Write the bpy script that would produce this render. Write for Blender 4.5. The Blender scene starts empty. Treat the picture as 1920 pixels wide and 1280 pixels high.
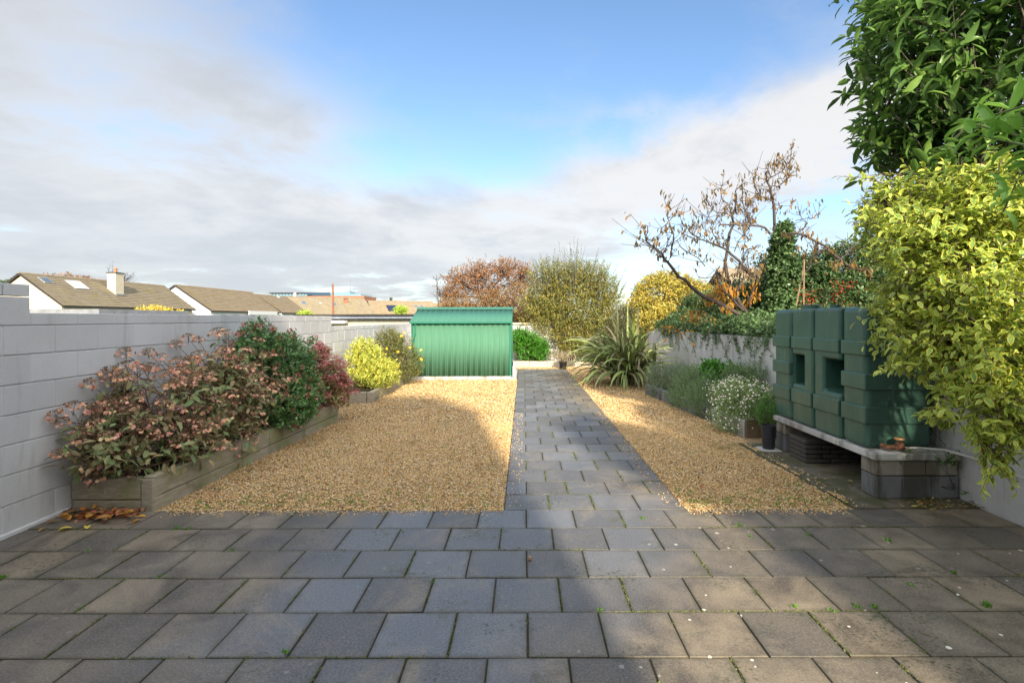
import bpy, bmesh, math, random
import numpy as np
from mathutils import Vector, Matrix
R = math.radians
random.seed(7); rng = np.random.default_rng(11)
scene = bpy.context.scene
COL = scene.collection

# ------------------------------------------------------------------ camera
F = 980.0; VX = 982.0; VY = 597.0; EYE = 1.62
cam = bpy.data.cameras.new('camera'); camo = bpy.data.objects.new('camera', cam); COL.objects.link(camo)
cam.sensor_width = 36.0; cam.lens = 36.0*F/1920.0
cam.shift_x = -(VX-960.0)/1920.0; cam.shift_y = -(640.0-VY)/1920.0
cam.clip_start = 0.05; cam.clip_end = 3000
camo.location = (0, 0, EYE); camo.rotation_euler = (R(90), R(0.15), 0)
scene.camera = camo

# ------------------------------------------------------------------ light
SUN_EL = 28.0; SUN_DX, SUN_DY = -0.20, 1.0       # horizontal direction in which shadows fall
view = scene.view_settings
view.view_transform = 'Standard'; view.look = 'None'; view.gamma = 1; view.use_curve_mapping = False
view.exposure = 1.0
sun = bpy.data.lights.new('sun', 'SUN'); suno = bpy.data.objects.new('sun', sun); COL.objects.link(suno)
sun.energy = 4.2; sun.angle = R(1.9); sun.color = (1.0, 0.875, 0.68)
_d = Vector((SUN_DX, SUN_DY, 0)).normalized()*math.cos(R(SUN_EL)); _d.z = -math.sin(R(SUN_EL))
suno.rotation_euler = _d.to_track_quat('-Z', 'Y').to_euler(); suno.location = (3, -10, 12)

world = bpy.data.worlds.new('World'); scene.world = world; world.use_nodes = True
wt = world.node_tree; wt.nodes.clear()
class NT:
    """small node helper"""
    def __init__(s, t): s.t = t
    def n(s, kind, **kw):
        nd = s.t.nodes.new(kind)
        for k, v in kw.items():
            if k == 'ins':
                for i, val in v.items():
                    if hasattr(val, 'is_linked') or isinstance(val, bpy.types.NodeSocket): s.t.links.new(val, nd.inputs[i])
                    else: nd.inputs[i].default_value = val
            else: setattr(nd, k, v)
        return nd
    def m(s, op, a, b=0.0, c=0.0, clamp=False):
        nd = s.n('ShaderNodeMath', operation=op, use_clamp=clamp)
        for i, val in enumerate((a, b, c)):
            if isinstance(val, bpy.types.NodeSocket): s.t.links.new(val, nd.inputs[i])
            else: nd.inputs[i].default_value = val
        return nd.outputs[0]
    def mix(s, f, a, b, mode='MIX'):
        nd = s.n('ShaderNodeMix', data_type='RGBA', blend_type=mode)
        for i, val in ((0, f), (6, a), (7, b)):
            if isinstance(val, bpy.types.NodeSocket): s.t.links.new(val, nd.inputs[i])
            else: nd.inputs[i].default_value = val if i == 0 else (*val[:3], 1)
        return nd.outputs[2]
    def ramp(s, f, stops, interp='LINEAR'):
        nd = s.n('ShaderNodeValToRGB'); cr = nd.color_ramp; cr.interpolation = interp
        while len(cr.elements) < len(stops): cr.elements.new(0.5)
        for e, (p, c) in zip(cr.elements, stops):
            e.position = p; e.color = (*c[:3], 1) if not isinstance(c, (int, float)) else (c, c, c, 1)
        s.t.links.new(f, nd.inputs[0]); return nd.outputs[0]
    def noise(s, vec, scale, detail=3, rough=0.55, dist=0.0):
        nd = s.n('ShaderNodeTexNoise'); nd.inputs['Scale'].default_value = scale; nd.inputs['Detail'].default_value = detail
        nd.inputs['Roughness'].default_value = rough; nd.inputs['Distortion'].default_value = dist
        if vec is not None: s.t.links.new(vec, nd.inputs['Vector'])
        return nd.outputs['Fac']
    def step(s, v, lo, hi):
        nd = s.n('ShaderNodeMapRange', interpolation_type='SMOOTHSTEP'); nd.clamp = True
        s.t.links.new(v, nd.inputs[0]); nd.inputs[1].default_value = lo; nd.inputs[2].default_value = hi
        return nd.outputs[0]

w = NT(wt)
out = w.n('ShaderNodeOutputWorld')
sky = w.n('ShaderNodeTexSky', sky_type='NISHITA', sun_disc=False, sun_elevation=R(SUN_EL), sun_rotation=math.atan2(-SUN_DX, -SUN_DY),
          air_density=1.0, dust_density=0.6, ozone_density=2.0)
bg_sky = w.n('ShaderNodeBackground', ins={0: w.mix(1.0, sky.outputs[0], (0.92, 1.0, 1.05), 'MULTIPLY'), 1: 0.118})
tc = w.n('ShaderNodeTexCoord'); sx = w.n('ShaderNodeSeparateXYZ', ins={0: tc.outputs['Generated']})
X, Y, Z = sx.outputs
cz = w.m('ADD', w.m('MAXIMUM', Z, 0.0), 0.16)
px_ = w.m('DIVIDE', X, cz); py_ = w.m('DIVIDE', Y, cz)
pv = w.n('ShaderNodeCombineXYZ', ins={0: px_, 1: py_, 2: 0.0}).outputs[0]
n1 = w.noise(pv, 0.8, 9, 0.60, 0.35); n2 = w.noise(pv, 0.33, 4, 0.5); n3 = w.noise(pv, 2.1, 7, 0.62, 0.3)
az = w.m('ARCTAN2', X, Y); el = w.m('ARCSINE', Z)
azw = w.m('ADD', az, w.m('MULTIPLY', w.m('SUBTRACT', n1, 0.5), 0.42))
elw = w.m('ADD', el, w.m('MULTIPLY', w.m('SUBTRACT', n3, 0.5), 0.16))
def blob(a, e, sa, se, wgt, tilt=0.0):
    da = w.m('SUBTRACT', azw, R(a)); de = w.m('SUBTRACT', elw, R(e))
    if tilt: de = w.m('SUBTRACT', de, w.m('MULTIPLY', da, tilt))
    q = w.m('ADD', w.m('POWER', w.m('ABSOLUTE', w.m('DIVIDE', da, R(sa))), 2.0), w.m('POWER', w.m('ABSOLUTE', w.m('DIVIDE', de, R(se))), 2.0))
    return w.m('MULTIPLY', w.m('EXPONENT', w.m('MULTIPLY', q, -1.0)), wgt)
cov = None
for args in ((-46, 17, 24, 24, 0.72), (-14, 8.5, 24, 5.0, 0.75), (-24, 18.5, 10, 4.5, 0.40), (19, 15.5, 17, 4.2, 1.15, 0.14), (34, 19, 12, 5.5, 0.8), (13, 21, 9, 2.0, 0.30), (0, 4, 80, 7.5, 0.42),
             (95, 30, 38, 34, 0.9), (-110, 30, 45, 36, 0.95), (180, 35, 45, 34, 0.75), (-180, 35, 45, 34, 0.75), (0, 72, 200, 24, 0.8)):
    b_ = blob(*args); cov = b_ if cov is None else w.m('ADD', cov, b_)
cov = w.m('ADD', cov, w.m('MULTIPLY', w.m('SUBTRACT', n1, 0.5), 1.7))
cov = w.m('ADD', cov, w.m('MULTIPLY', w.m('SUBTRACT', n3, 0.5), 0.95))
cfac = w.m('MULTIPLY', w.step(cov, 0.14, 0.86), 0.94)
left = w.step(az, R(8), R(-30))
grey = w.mix(w.step(w.m('ADD', w.m('MULTIPLY', n1, 0.6), w.m('MULTIPLY', n3, 0.4)), 0.40, 0.60), (0.93, 0.93, 0.93), (0.69, 0.71, 0.74))
grey = w.mix(w.m('MULTIPLY', w.step(n2, 0.40, 0.60), 0.45), grey, (0.68, 0.72, 0.78))
white = w.mix(w.step(w.m('ADD', w.m('MULTIPLY', n1, 0.6), w.m('MULTIPLY', n3, 0.4)), 0.44, 0.62), (1.0, 0.99, 0.98), (0.76, 0.78, 0.82))
ccol = w.mix(left, white, grey)
ccol = w.mix(w.m('MULTIPLY', w.step(el, R(9), R(0)), 0.6), ccol, (0.66, 0.72, 0.80))
# clouds are brighter around the sun (forward scattering), boosted broadly, out of view, to fill the shade
sdot = w.n('ShaderNodeVectorMath', operation='DOT_PRODUCT', ins={0: tc.outputs['Generated'], 1: tuple(-_d)}).outputs['Value']
aur = w.m('ADD', w.m('MULTIPLY', w.step(sdot, -0.25, 1.0), 1.0), 0.46)
bg_cl = w.n('ShaderNodeBackground', ins={0: ccol, 1: aur})
mx = w.n('ShaderNodeMixShader', ins={0: cfac, 1: bg_sky.outputs[0], 2: bg_cl.outputs[0]})
wt.links.new(mx.outputs[0], out.inputs[0])

# ------------------------------------------------------------------ helpers
def at(px, py, d): return Vector(((px-VX)*d/F, d, EYE-(py-VY)*d/F))
def tag(o, label=None, cat=None, group=None, kind=None):
    if label: o['label'] = label
    if cat: o['category'] = cat
    if group: o['group'] = group
    if kind: o['kind'] = kind
    return o
def empty(name, loc=(0, 0, 0), rz=0.0, label=None, cat=None, group=None):
    o = bpy.data.objects.new(name, None); COL.objects.link(o); o.empty_display_size = 0.1
    o.location = loc; o.rotation_euler = (0, 0, rz); return tag(o, label, cat, group)
def link(name, me, parent=None, loc=None):
    o = bpy.data.objects.new(name, me); COL.objects.link(o)
    if parent is not None: o.parent = parent
    if loc is not None: o.location = loc
    return o
def mesh_np(name, V, Fc, mat, parent=None, attrs=None, smooth=False, off=None):
    """V (n,3), Fc (m,k) uniform faces"""
    V = np.asarray(V, dtype=np.float32); Fc = np.asarray(Fc, dtype=np.int32)
    if off is not None: V = V-np.asarray(off, dtype=np.float32)
    me = bpy.data.meshes.new(name); k = Fc.shape[1]
    me.vertices.add(len(V)); me.vertices.foreach_set('co', V.ravel())
    me.loops.add(Fc.size); me.loops.foreach_set('vertex_index', Fc.ravel())
    me.polygons.add(len(Fc)); me.polygons.foreach_set('loop_start', np.arange(0, Fc.size, k, dtype=np.int32))
    try: me.polygons.foreach_set('loop_total', np.full(len(Fc), k, dtype=np.int32))
    except Exception: pass
    if attrs:
        for an, av in attrs.items():
            a = me.attributes.new(an, 'FLOAT', 'POINT'); a.data.foreach_set('value', np.asarray(av, dtype=np.float32))
    me.update(calc_edges=True)
    if smooth: me.polygons.foreach_set('use_smooth', np.ones(len(Fc), dtype=bool))
    me.materials.append(mat)
    return link(name, me, parent)
class MB:
    """collects hard-surface shapes, builds one object"""
    def __init__(s): s.bm = bmesh.new()
    def box(s, x0, x1, y0, y1, z0, z1, M=None):
        v = [s.bm.verts.new((x, y, z)) for x in (x0, x1) for y in (y0, y1) for z in (z0, z1)]
        for f in ((0, 1, 3, 2), (4, 6, 7, 5), (0, 4, 5, 1), (2, 3, 7, 6), (0, 2, 6, 4), (1, 5, 7, 3)): s.bm.faces.new([v[i] for i in f])
        if M is not None:
            for q in v: q.co = M @ q.co
        return s
    def prism(s, pts, axis, a, b):
        """closed polygon of 2D pts extruded along axis from a to b"""
        def P(p, t): return {'x': (t, p[0], p[1]), 'y': (p[0], t, p[1]), 'z': (p[0], p[1], t)}[axis]
        A = [s.bm.verts.new(P(p, a)) for p in pts]; B = [s.bm.verts.new(P(p, b)) for p in pts]
        s.bm.faces.new(A); s.bm.faces.new(B[::-1]); n = len(pts)
        for i in range(n): s.bm.faces.new((A[i], B[i], B[(i+1) % n], A[(i+1) % n]))
        return s
    def tube(s, pts, r, n=8, r1=None, cap=True):
        pts = [Vector(p) for p in pts]; rings = []
        for i, p in enumerate(pts):
            d = (pts[min(i+1, len(pts)-1)]-pts[max(i-1, 0)]).normalized()
            u = d.cross(Vector((0, 0, 1)));
            if u.length < 1e-3: u = d.cross(Vector((0, 1, 0)))
            u.normalize(); v = d.cross(u); t = i/max(1, len(pts)-1); rr = r+(((r1 if r1 is not None else r)-r)*t)
            rings.append([s.bm.verts.new(p+(u*math.cos(a)+v*math.sin(a))*rr) for a in [2*math.pi*k/n for k in range(n)]])
        for a, b in zip(rings, rings[1:]):
            for k in range(n): s.bm.faces.new((a[k], a[(k+1) % n], b[(k+1) % n], b[k]))
        if cap: s.bm.faces.new(rings[0][::-1]); s.bm.faces.new(rings[-1])
        return s
    def lathe(s, prof, c=(0, 0, 0), n=20):
        rings = []
        for r, z in prof: rings.append([s.bm.verts.new((c[0]+r*math.cos(2*math.pi*k/n), c[1]+r*math.sin(2*math.pi*k/n), c[2]+z)) for k in range(n)])
        for a, b in zip(rings, rings[1:]):
            for k in range(n): s.bm.faces.new((a[k], a[(k+1) % n], b[(k+1) % n], b[k]))
        s.bm.faces.new(rings[0][::-1]); s.bm.faces.new(rings[-1]); return s
    def build(s, name, mat, parent=None, bevel=0, seg=1, smooth=False, loc=None):
        bmesh.ops.recalc_face_normals(s.bm, faces=s.bm.faces)
        if bevel: bmesh.ops.bevel(s.bm, geom=list(s.bm.edges), offset=bevel, segments=seg, profile=0.5, affect='EDGES', clamp_overlap=True)
        if loc is not None:
            for v in s.bm.verts: v.co -= Vector(loc)
        me = bpy.data.meshes.new(name); s.bm.to_mesh(me); s.bm.free(); me.materials.append(mat)
        if smooth:
            for p in me.polygons: p.use_smooth = True
            me.set_sharp_from_angle(angle=R(40)) if hasattr(me, 'set_sharp_from_angle') else None
        o_ = link(name, me, parent, loc)
        if smooth and bevel: wn = o_.modifiers.new('weighted', 'WEIGHTED_NORMAL'); wn.keep_sharp = True; wn.weight = 80
        return o_

# ------------------------------------------------------------------ materials
def newmat(name):
    m = bpy.data.materials.new(name); m.use_nodes = True; t = m.node_tree; t.nodes.clear(); s = NT(t)
    o = s.n('ShaderNodeOutputMaterial'); b = s.n('ShaderNodeBsdfPrincipled'); t.links.new(b.outputs[0], o.inputs[0])
    s.out = o; s.b = b; s.mat = m
    s.geo = s.n('ShaderNodeNewGeometry').outputs['Position']
    return s
def bump(s, h, strength=0.3, dist=0.01):
    bp = s.n('ShaderNodeBump', ins={'Height': h, 'Strength': strength, 'Distance': dist}); s.t.links.new(bp.outputs[0], s.b.inputs['Normal'])
def setc(s, c):
    if isinstance(c, bpy.types.NodeSocket): s.t.links.new(c, s.b.inputs['Base Color'])
    else: s.b.inputs['Base Color'].default_value = (*c[:3], 1)
def simple(name, col, rough=0.6, nscale=6, var=0.25, bumps=0.15, bscale=60, metal=0.0, bdist=0.004, spec=None):
    s = newmat(name); n = s.noise(s.geo, nscale, 5, 0.6)
    d = tuple(c*(1-var) for c in col); l = tuple(min(1, c*(1+var)) for c in col)
    setc(s, s.ramp(n, [(0.3, d), (0.7, l)])); s.b.inputs['Roughness'].default_value = rough; s.b.inputs['Metallic'].default_value = metal
    if spec is not None: s.b.inputs['Specular IOR Level'].default_value = spec
    if bumps: bump(s, s.noise(s.geo, bscale, 4, 0.6), bumps, bdist)
    return s.mat
def leafmat(name, cols, edge=None, rough=0.45, trans=0.35, emw=(0.55, 0.8), back=None, bright=1.5):
    s = newmat(name)
    a = s.n('ShaderNodeAttribute', attribute_name='rnd').outputs['Fac']
    k = len(cols); c = s.ramp(a, [((i+0.5)/k, tuple(v*bright for v in col)) for i, col in enumerate(cols)])
    if edge:
        ac = s.n('ShaderNodeAttribute', attribute_name='across').outputs['Fac']
        no = s.noise(s.geo, 45, 2, 0.5)
        f = s.step(s.m('ADD', ac, s.m('MULTIPLY', s.m('SUBTRACT', no, 0.5), 0.5)), emw[0], emw[1])
        c = s.mix(f, c, edge)
    if back:
        bf = s.n('ShaderNodeNewGeometry').outputs['Backfacing']; c = s.mix(s.m('MULTIPLY', bf, 0.6), c, back)
    setc(s, c); s.b.inputs['Roughness'].default_value = rough; s.b.inputs['Specular IOR Level'].default_value = 0.4
    tr = s.n('ShaderNodeBsdfTranslucent', ins={0: c}); mxs = s.n('ShaderNodeMixShader', ins={0: trans, 1: s.b.outputs[0], 2: tr.outputs[0]})
    s.t.links.new(mxs.outputs[0], s.out.inputs[0]); return s.mat

# paving slab: tint per slab (a real difference between slabs), worn clean in the middle, browner to the sides, right-hand brown widened to paint in sunlit warmth, lichen dots
s = newmat('concrete_paving'); oi = s.n('ShaderNodeObjectInfo').outputs['Random']
sp = s.n('ShaderNodeSeparateXYZ', ins={0: s.geo})
big = s.noise(s.geo, 0.55, 4, 0.6, 0.4); mid = s.noise(s.geo, 2.6, 6, 0.65, 0.5); fine = s.noise(s.geo, 90, 4, 0.7); grit = s.noise(s.geo, 320, 2, 0.7)
dr_ = s.m('ADD', s.m('SUBTRACT', sp.outputs[0], 0.75), s.m('MULTIPLY', s.m('MAXIMUM', s.m('SUBTRACT', 3.9, sp.outputs[1]), 0.0), 0.55))  # right brown reaches further in near the viewer, painting the sun patch warmer
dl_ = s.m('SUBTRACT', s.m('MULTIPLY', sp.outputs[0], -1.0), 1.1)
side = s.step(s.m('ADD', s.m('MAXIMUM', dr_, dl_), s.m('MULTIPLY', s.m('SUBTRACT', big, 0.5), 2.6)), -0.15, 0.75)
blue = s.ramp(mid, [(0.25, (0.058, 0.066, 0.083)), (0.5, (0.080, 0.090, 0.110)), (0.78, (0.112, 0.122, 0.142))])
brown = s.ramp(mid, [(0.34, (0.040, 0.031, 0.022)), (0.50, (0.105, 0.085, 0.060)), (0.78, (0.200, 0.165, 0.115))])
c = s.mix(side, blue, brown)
c = s.mix(s.m('MULTIPLY', s.m('POWER', oi, 1.5), 0.75), c, (0.036, 0.035, 0.036))
c = s.mix(s.m('MULTIPLY', s.step(s.noise(s.geo, 1.3, 5, 0.7, 1.0), 0.52, 0.72), 0.55), c, (0.165, 0.138, 0.100))
c = s.mix(s.m('MULTIPLY', s.step(s.noise(s.geo, 3.4, 6, 0.7, 0.6), 0.57, 0.70), 0.75), c, (0.040, 0.045, 0.026))
c = s.mix(s.m('MULTIPLY', s.step(fine, 0.44, 0.68), 0.34), c, (0.185, 0.18, 0.165))
c = s.mix(s.m('MULTIPLY', s.step(fine, 0.50, 0.30), 0.45), c, (0.030, 0.029, 0.026))
c = s.mix(s.m('MULTIPLY', s.step(grit, 0.56, 0.68), 0.35), c, (0.27, 0.25, 0.22))
blk = s.m('MULTIPLY', s.step(s.noise(s.geo, 38, 4, 0.7), 0.52, 0.62), s.step(s.noise(s.geo, 1.7, 4, 0.6), 0.52, 0.62))
c = s.mix(s.m('MULTIPLY', blk, 0.8), c, (0.022, 0.026, 0.014))
ob = s.n('ShaderNodeSeparateXYZ', ins={0: s.n('ShaderNodeTexCoord').outputs['Object']})
ed_ = s.m('MAXIMUM', s.m('ABSOLUTE', ob.outputs[0]), s.m('ABSOLUTE', ob.outputs[1]))
ed_ = s.step(s.m('ADD', ed_, s.m('MULTIPLY', s.m('SUBTRACT', s.noise(s.geo, 9, 5, 0.7), 0.5), 0.09)), 0.155, 0.200)
c = s.mix(s.m('MULTIPLY', ed_, 0.55), c, (0.040, 0.038, 0.024))
vor = s.n('ShaderNodeTexVoronoi', feature='F1', ins={'Vector': s.geo, 'Scale': 11.0, 'Randomness': 1.0})
vn = s.n('ShaderNodeSeparateColor', ins={0: vor.outputs['Color']})
rad = s.m('MULTIPLY', s.m('MAXIMUM', s.m('SUBTRACT', vn.outputs[0], 0.44), 0.0), 0.30)
rad = s.m('ADD', rad, s.m('MULTIPLY', s.m('SUBTRACT', fine, 0.5), 0.06))
spot = s.m('MULTIPLY', s.m('GREATER_THAN', rad, vor.outputs['Distance']), s.step(s.noise(s.geo, 1.1, 3, 0.6), 0.36, 0.52))
near = s.step(sp.outputs[1], 4.6, 3.2)
c = s.mix(s.m('MULTIPLY', s.m('MULTIPLY', s.m('MULTIPLY', spot, near), s.m('ADD', s.m('MULTIPLY', s.step(s.m('ADD', sp.outputs[0], s.m('MULTIPLY', s.m('SUBTRACT', big, 0.5), 2.0)), 0.2, 1.2), 0.85), 0.1)), 1.0), c, (0.42, 0.42, 0.38))
c = s.mix(1.0, c, (1.74, 1.69, 1.62), 'MULTIPLY')
setc(s, c); s.t.links.new(s.ramp(mid, [(0.3, 0.42), (0.7, 0.68)]), s.b.inputs['Roughness'])
bump(s, s.m('ADD', s.m('MULTIPLY', fine, 0.6), s.m('MULTIPLY', grit, 0.5)), 0.35, 0.004)
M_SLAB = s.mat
s = newmat('joint_sand'); n = s.noise(s.geo, 6, 5, 0.7)
setc(s, s.ramp(n, [(0.35, (0.030, 0.027, 0.022)), (0.52, (0.052, 0.044, 0.032)), (0.64, (0.05, 0.065, 0.018)), (0.8, (0.09, 0.085, 0.05))])); s.b.inputs['Roughness'].default_value = 0.95
bump(s, s.noise(s.geo, 150, 3, 0.7), 0.6, 0.006); M_JOINT = s.mat

PAL_GRAVEL = [(0.0, (0.16, 0.09, 0.045)), (0.13, (0.40, 0.23, 0.09)), (0.28, (0.60, 0.38, 0.15)), (0.45, (0.72, 0.50, 0.23)), (0.60, (0.58, 0.39, 0.17)), (0.74, (0.80, 0.63, 0.36)), (0.84, (0.44, 0.22, 0.10)), (0.93, (0.84, 0.74, 0.54)), (1.0, (0.24, 0.19, 0.14))]
s = newmat('gravel_stone'); a = s.n('ShaderNodeAttribute', attribute_name='rnd').outputs['Fac']
c = s.ramp(a, PAL_GRAVEL); c = s.mix(s.m('MULTIPLY', s.step(s.noise(s.geo, 1.2, 4, 0.6, 0.6), 0.56, 0.72), 0.35), c, (0.16, 0.14, 0.05))
c = s.mix(1.0, c, (1.06, 1.06, 1.03), 'MULTIPLY'); setc(s, c); s.b.inputs['Roughness'].default_value = 0.8; M_STONE = s.mat
s = newmat('gravel_bed'); v = s.n('ShaderNodeTexVoronoi', feature='F1', ins={'Vector': s.geo, 'Scale': 85.0})
vc = s.n('ShaderNodeSeparateColor', ins={0: v.outputs['Color']})
c = s.ramp(vc.outputs[0], PAL_GRAVEL); c = s.mix(s.m('MULTIPLY', s.step(v.outputs['Distance'], 0.30, 0.75), 0.8), c, (0.09, 0.055, 0.03))
setc(s, c); s.b.inputs['Roughness'].default_value = 0.9
bump(s, s.m('SUBTRACT', 1.0, v.outputs['Distance']), 1.0, 0.012); M_GBED = s.mat

def masonry(name, c0, c1, stain, st=0.5, bs=0.35, th=0.56):
    s = newmat(name); n = s.noise(s.geo, 1.6, 6, 0.65, 0.3); n2 = s.noise(s.geo, 70, 4, 0.75); n3 = s.noise(s.geo, 220, 2, 0.7)
    oi = s.n('ShaderNodeObjectInfo').outputs['Random']
    c = s.ramp(n, [(0.3, c0), (0.7, c1)]); c = s.mix(s.m('MULTIPLY', oi, 0.30), c, tuple(v*0.70 for v in c0))
    sc = s.n('ShaderNodeVectorMath', operation='MULTIPLY', ins={0: s.geo, 1: (3.0, 3.0, 0.5)}).outputs[0]
    c = s.mix(s.m('MULTIPLY', s.step(s.noise(sc, 1.4, 6, 0.7, 0.3), th, th+0.18), st), c, stain)
    pit = s.step(n3, 0.70, 0.76); c = s.mix(s.m('MULTIPLY', pit, 0.45), c, tuple(v*0.35 for v in c0))
    setc(s, c); s.b.inputs['Roughness'].default_value = 0.85
    bump(s, s.m('ADD', s.m('MULTIPLY', n2, 1.0), s.m('MULTIPLY', n3, 0.7)), bs, 0.006); return s.mat
M_BLOCK = masonry('painted_blockwork', (0.57, 0.565, 0.56), (0.67, 0.665, 0.66), (0.38, 0.37, 0.33), 0.55, 0.6)
M_MORTAR = masonry('painted_mortar', (0.58, 0.58, 0.58), (0.66, 0.66, 0.66), (0.40, 0.40, 0.37))
M_RENDER = masonry('painted_render', (0.50, 0.50, 0.49), (0.66, 0.66, 0.65), (0.26, 0.26, 0.21), 0.6, 0.6, 0.52)
M_CONC = masonry('raw_concrete_block', (0.26, 0.235, 0.195), (0.42, 0.39, 0.33), (0.09, 0.08, 0.05), 0.85, 0.7, 0.42)
M_CONCG = masonry('grey_concrete_block', (0.15, 0.155, 0.16), (0.23, 0.235, 0.24), (0.05, 0.048, 0.035), 0.85, 0.6, 0.44)
M_PLINTH = masonry('pale_concrete', (0.42, 0.41, 0.39), (0.66, 0.65, 0.62), (0.14, 0.13, 0.10), 0.75, 0.6, 0.46)
M_APRON = masonry('mossy_concrete', (0.10, 0.082, 0.060), (0.27, 0.235, 0.175), (0.07, 0.075, 0.025), 0.9, 0.9, 0.40)
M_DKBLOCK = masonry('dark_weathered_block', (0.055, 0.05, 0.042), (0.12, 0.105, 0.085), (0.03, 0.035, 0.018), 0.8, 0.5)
# weathered timber
def timber(name, c0, c1, green):
    s = newmat(name); tcn = s.n('ShaderNodeTexCoord').outputs['Object']; oi = s.n('ShaderNodeObjectInfo').outputs['Random']
    st = s.n('ShaderNodeVectorMath', operation='MULTIPLY', ins={0: s.geo, 1: (9.0, 1.0, 9.0)}).outputs[0]
    st2 = s.n('ShaderNodeVectorMath', operation='MULTIPLY', ins={0: s.geo, 1: (1.6, 0.9, 9.0)}).outputs[0]
    g = s.noise(st2, 7, 6, 0.7, 0.5); g2 = s.noise(s.geo, 2.2, 5, 0.6, 0.4)
    c = s.ramp(g, [(0.3, c0), (0.7, c1)]); c = s.mix(s.m('MULTIPLY', oi, 0.25), c, (0.20, 0.19, 0.16))
    c = s.mix(s.m('MULTIPLY', s.step(g2, 0.46, 0.66), 0.75), c, green)
    c = s.mix(s.m('MULTIPLY', s.step(s.noise(s.geo, 1.3, 4, 0.6), 0.55, 0.7), 0.5), c, (0.045, 0.04, 0.03))
    setc(s, c); s.b.inputs['Roughness'].default_value = 0.85; bump(s, g, 0.5, 0.008); return s.mat
M_TIMBER = timber('weathered_timber', (0.25, 0.205, 0.135), (0.50, 0.44, 0.32), (0.22, 0.23, 0.085))
M_TIMBER2 = timber('brown_timber', (0.10, 0.065, 0.035), (0.20, 0.135, 0.075), (0.08, 0.08, 0.035))
s = newmat('rusty_bark'); M_BARK = simple('bark', (0.13, 0.105, 0.085), 0.85, 12, 0.4, 0.6, 60)
M_BARKD = simple('dark_bark', (0.055, 0.042, 0.036), 0.85, 14, 0.4, 0.5, 60)
M_STEM = simple('green_stem', (0.12, 0.15, 0.06), 0.6, 14, 0.3, 0.2, 60)
M_REDSTEM = simple('red_brown_stem', (0.15, 0.075, 0.045), 0.7, 14, 0.35, 0.2, 60)
M_SOIL = simple('soil', (0.045, 0.032, 0.022), 0.95, 8, 0.4, 0.9, 50, bdist=0.02)
M_GRASS = simple('ground_grass', (0.06, 0.085, 0.03), 0.95, 0.8, 0.4, 0.5, 30)
# ------------------------------------------------------------------ ground
g = MB(); g.box(-700, 700, -60, 1400, -0.30, -0.10); tag(g.build('ground', M_GRASS), kind='structure')

PITCH = 0.3865; Y_EDGE = 4.435
joint = MB(); joint.box(-3.875, 3.875, -1.0, Y_EDGE-0.004, -0.09, -0.011)
patio = tag(joint.build('patio', M_JOINT), kind='structure')
pj = MB(); pj.box(-0.172, 1.372, Y_EDGE, 16.8, -0.088, -0.010); pj.box(-0.56, -0.172, 14.25, 16.8, -0.088, -0.0102)
path = tag(pj.build('garden_path', M_JOINT), kind='structure')
def slab_mesh(wd, dp, name='slab'):
    bm = bmesh.new(); bmesh.ops.create_cube(bm, size=1.0)
    for v in bm.verts: v.co = Vector((v.co.x*wd, v.co.y*dp, v.co.z*0.045-0.0225))
    ed = [e for e in bm.edges if all(v.co.z > -0.01 for v in e.verts)]
    bmesh.ops.bevel(bm, geom=ed, offset=0.0035, segments=1, affect='EDGES')
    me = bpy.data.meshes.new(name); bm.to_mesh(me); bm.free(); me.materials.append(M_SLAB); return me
_slabs = {}
def slab(x0, x1, y0, y1, parent):
    gap = 0.0045; wd, dp = round(x1-x0-2*gap, 3), round(y1-y0-2*gap, 3)
    if wd < 0.03: return
    me = _slabs.setdefault((wd, dp), None) or slab_mesh(wd, dp); _slabs[(wd, dp)] = me
    o = link('slab', me, parent, ((x0+x1)/2+random.uniform(-.0012, .0012), (y0+y1)/2+random.uniform(-.0012, .0012), random.uniform(-.0018, .0018)))
    o.rotation_euler = (random.uniform(-.007, .007), random.uniform(-.007, .007), random.uniform(-.005, .005)); return o
XL, XR = -3.868, 3.868
for r in range(8):
    y1 = Y_EDGE-r*PITCH; y0 = y1-PITCH
    ph = 0.0165 if r % 2 == 0 else 0.0165+PITCH/2
    k0 = math.ceil((XL-ph)/PITCH); xs = [XL]+[ph+k*PITCH for k in range(k0, 40) if ph+k*PITCH < XR-0.02]+[XR]
    if xs[1]-xs[0] < 0.03: xs.pop(1)
    for a, b in zip(xs, xs[1:]): slab(a, b, y0, y1, patio)
rest = MB(); yy = Y_EDGE-8*PITCH; r = 8
while yy > -0.9:
    ph = 0.0165 if r % 2 == 0 else 0.0165+PITCH/2
    for k in range(-10, 10): rest.box(ph+k*PITCH+.005, ph+(k+1)*PITCH-.005, yy-PITCH+.005, yy-.005, -0.045, 0)
    yy -= PITCH; r += 1
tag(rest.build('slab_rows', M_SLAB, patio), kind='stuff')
for r in range(32):
    y0 = Y_EDGE+0.002+r*PITCH*0.995; y1 = y0+PITCH*0.995; x = -0.170
    xs = [x+k*0.3855 for k in range(5)] if r % 2 == 0 else [x, x+.190]+[x+.190+.3855*k for k in (1, 2, 3)]+[x+.3855*4]
    for a, b in zip(xs, xs[1:]): slab(a, b, y0, y1, path)
    if y0 > 14.2: slab(-0.555, -0.172, y0, y1, path)

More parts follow.
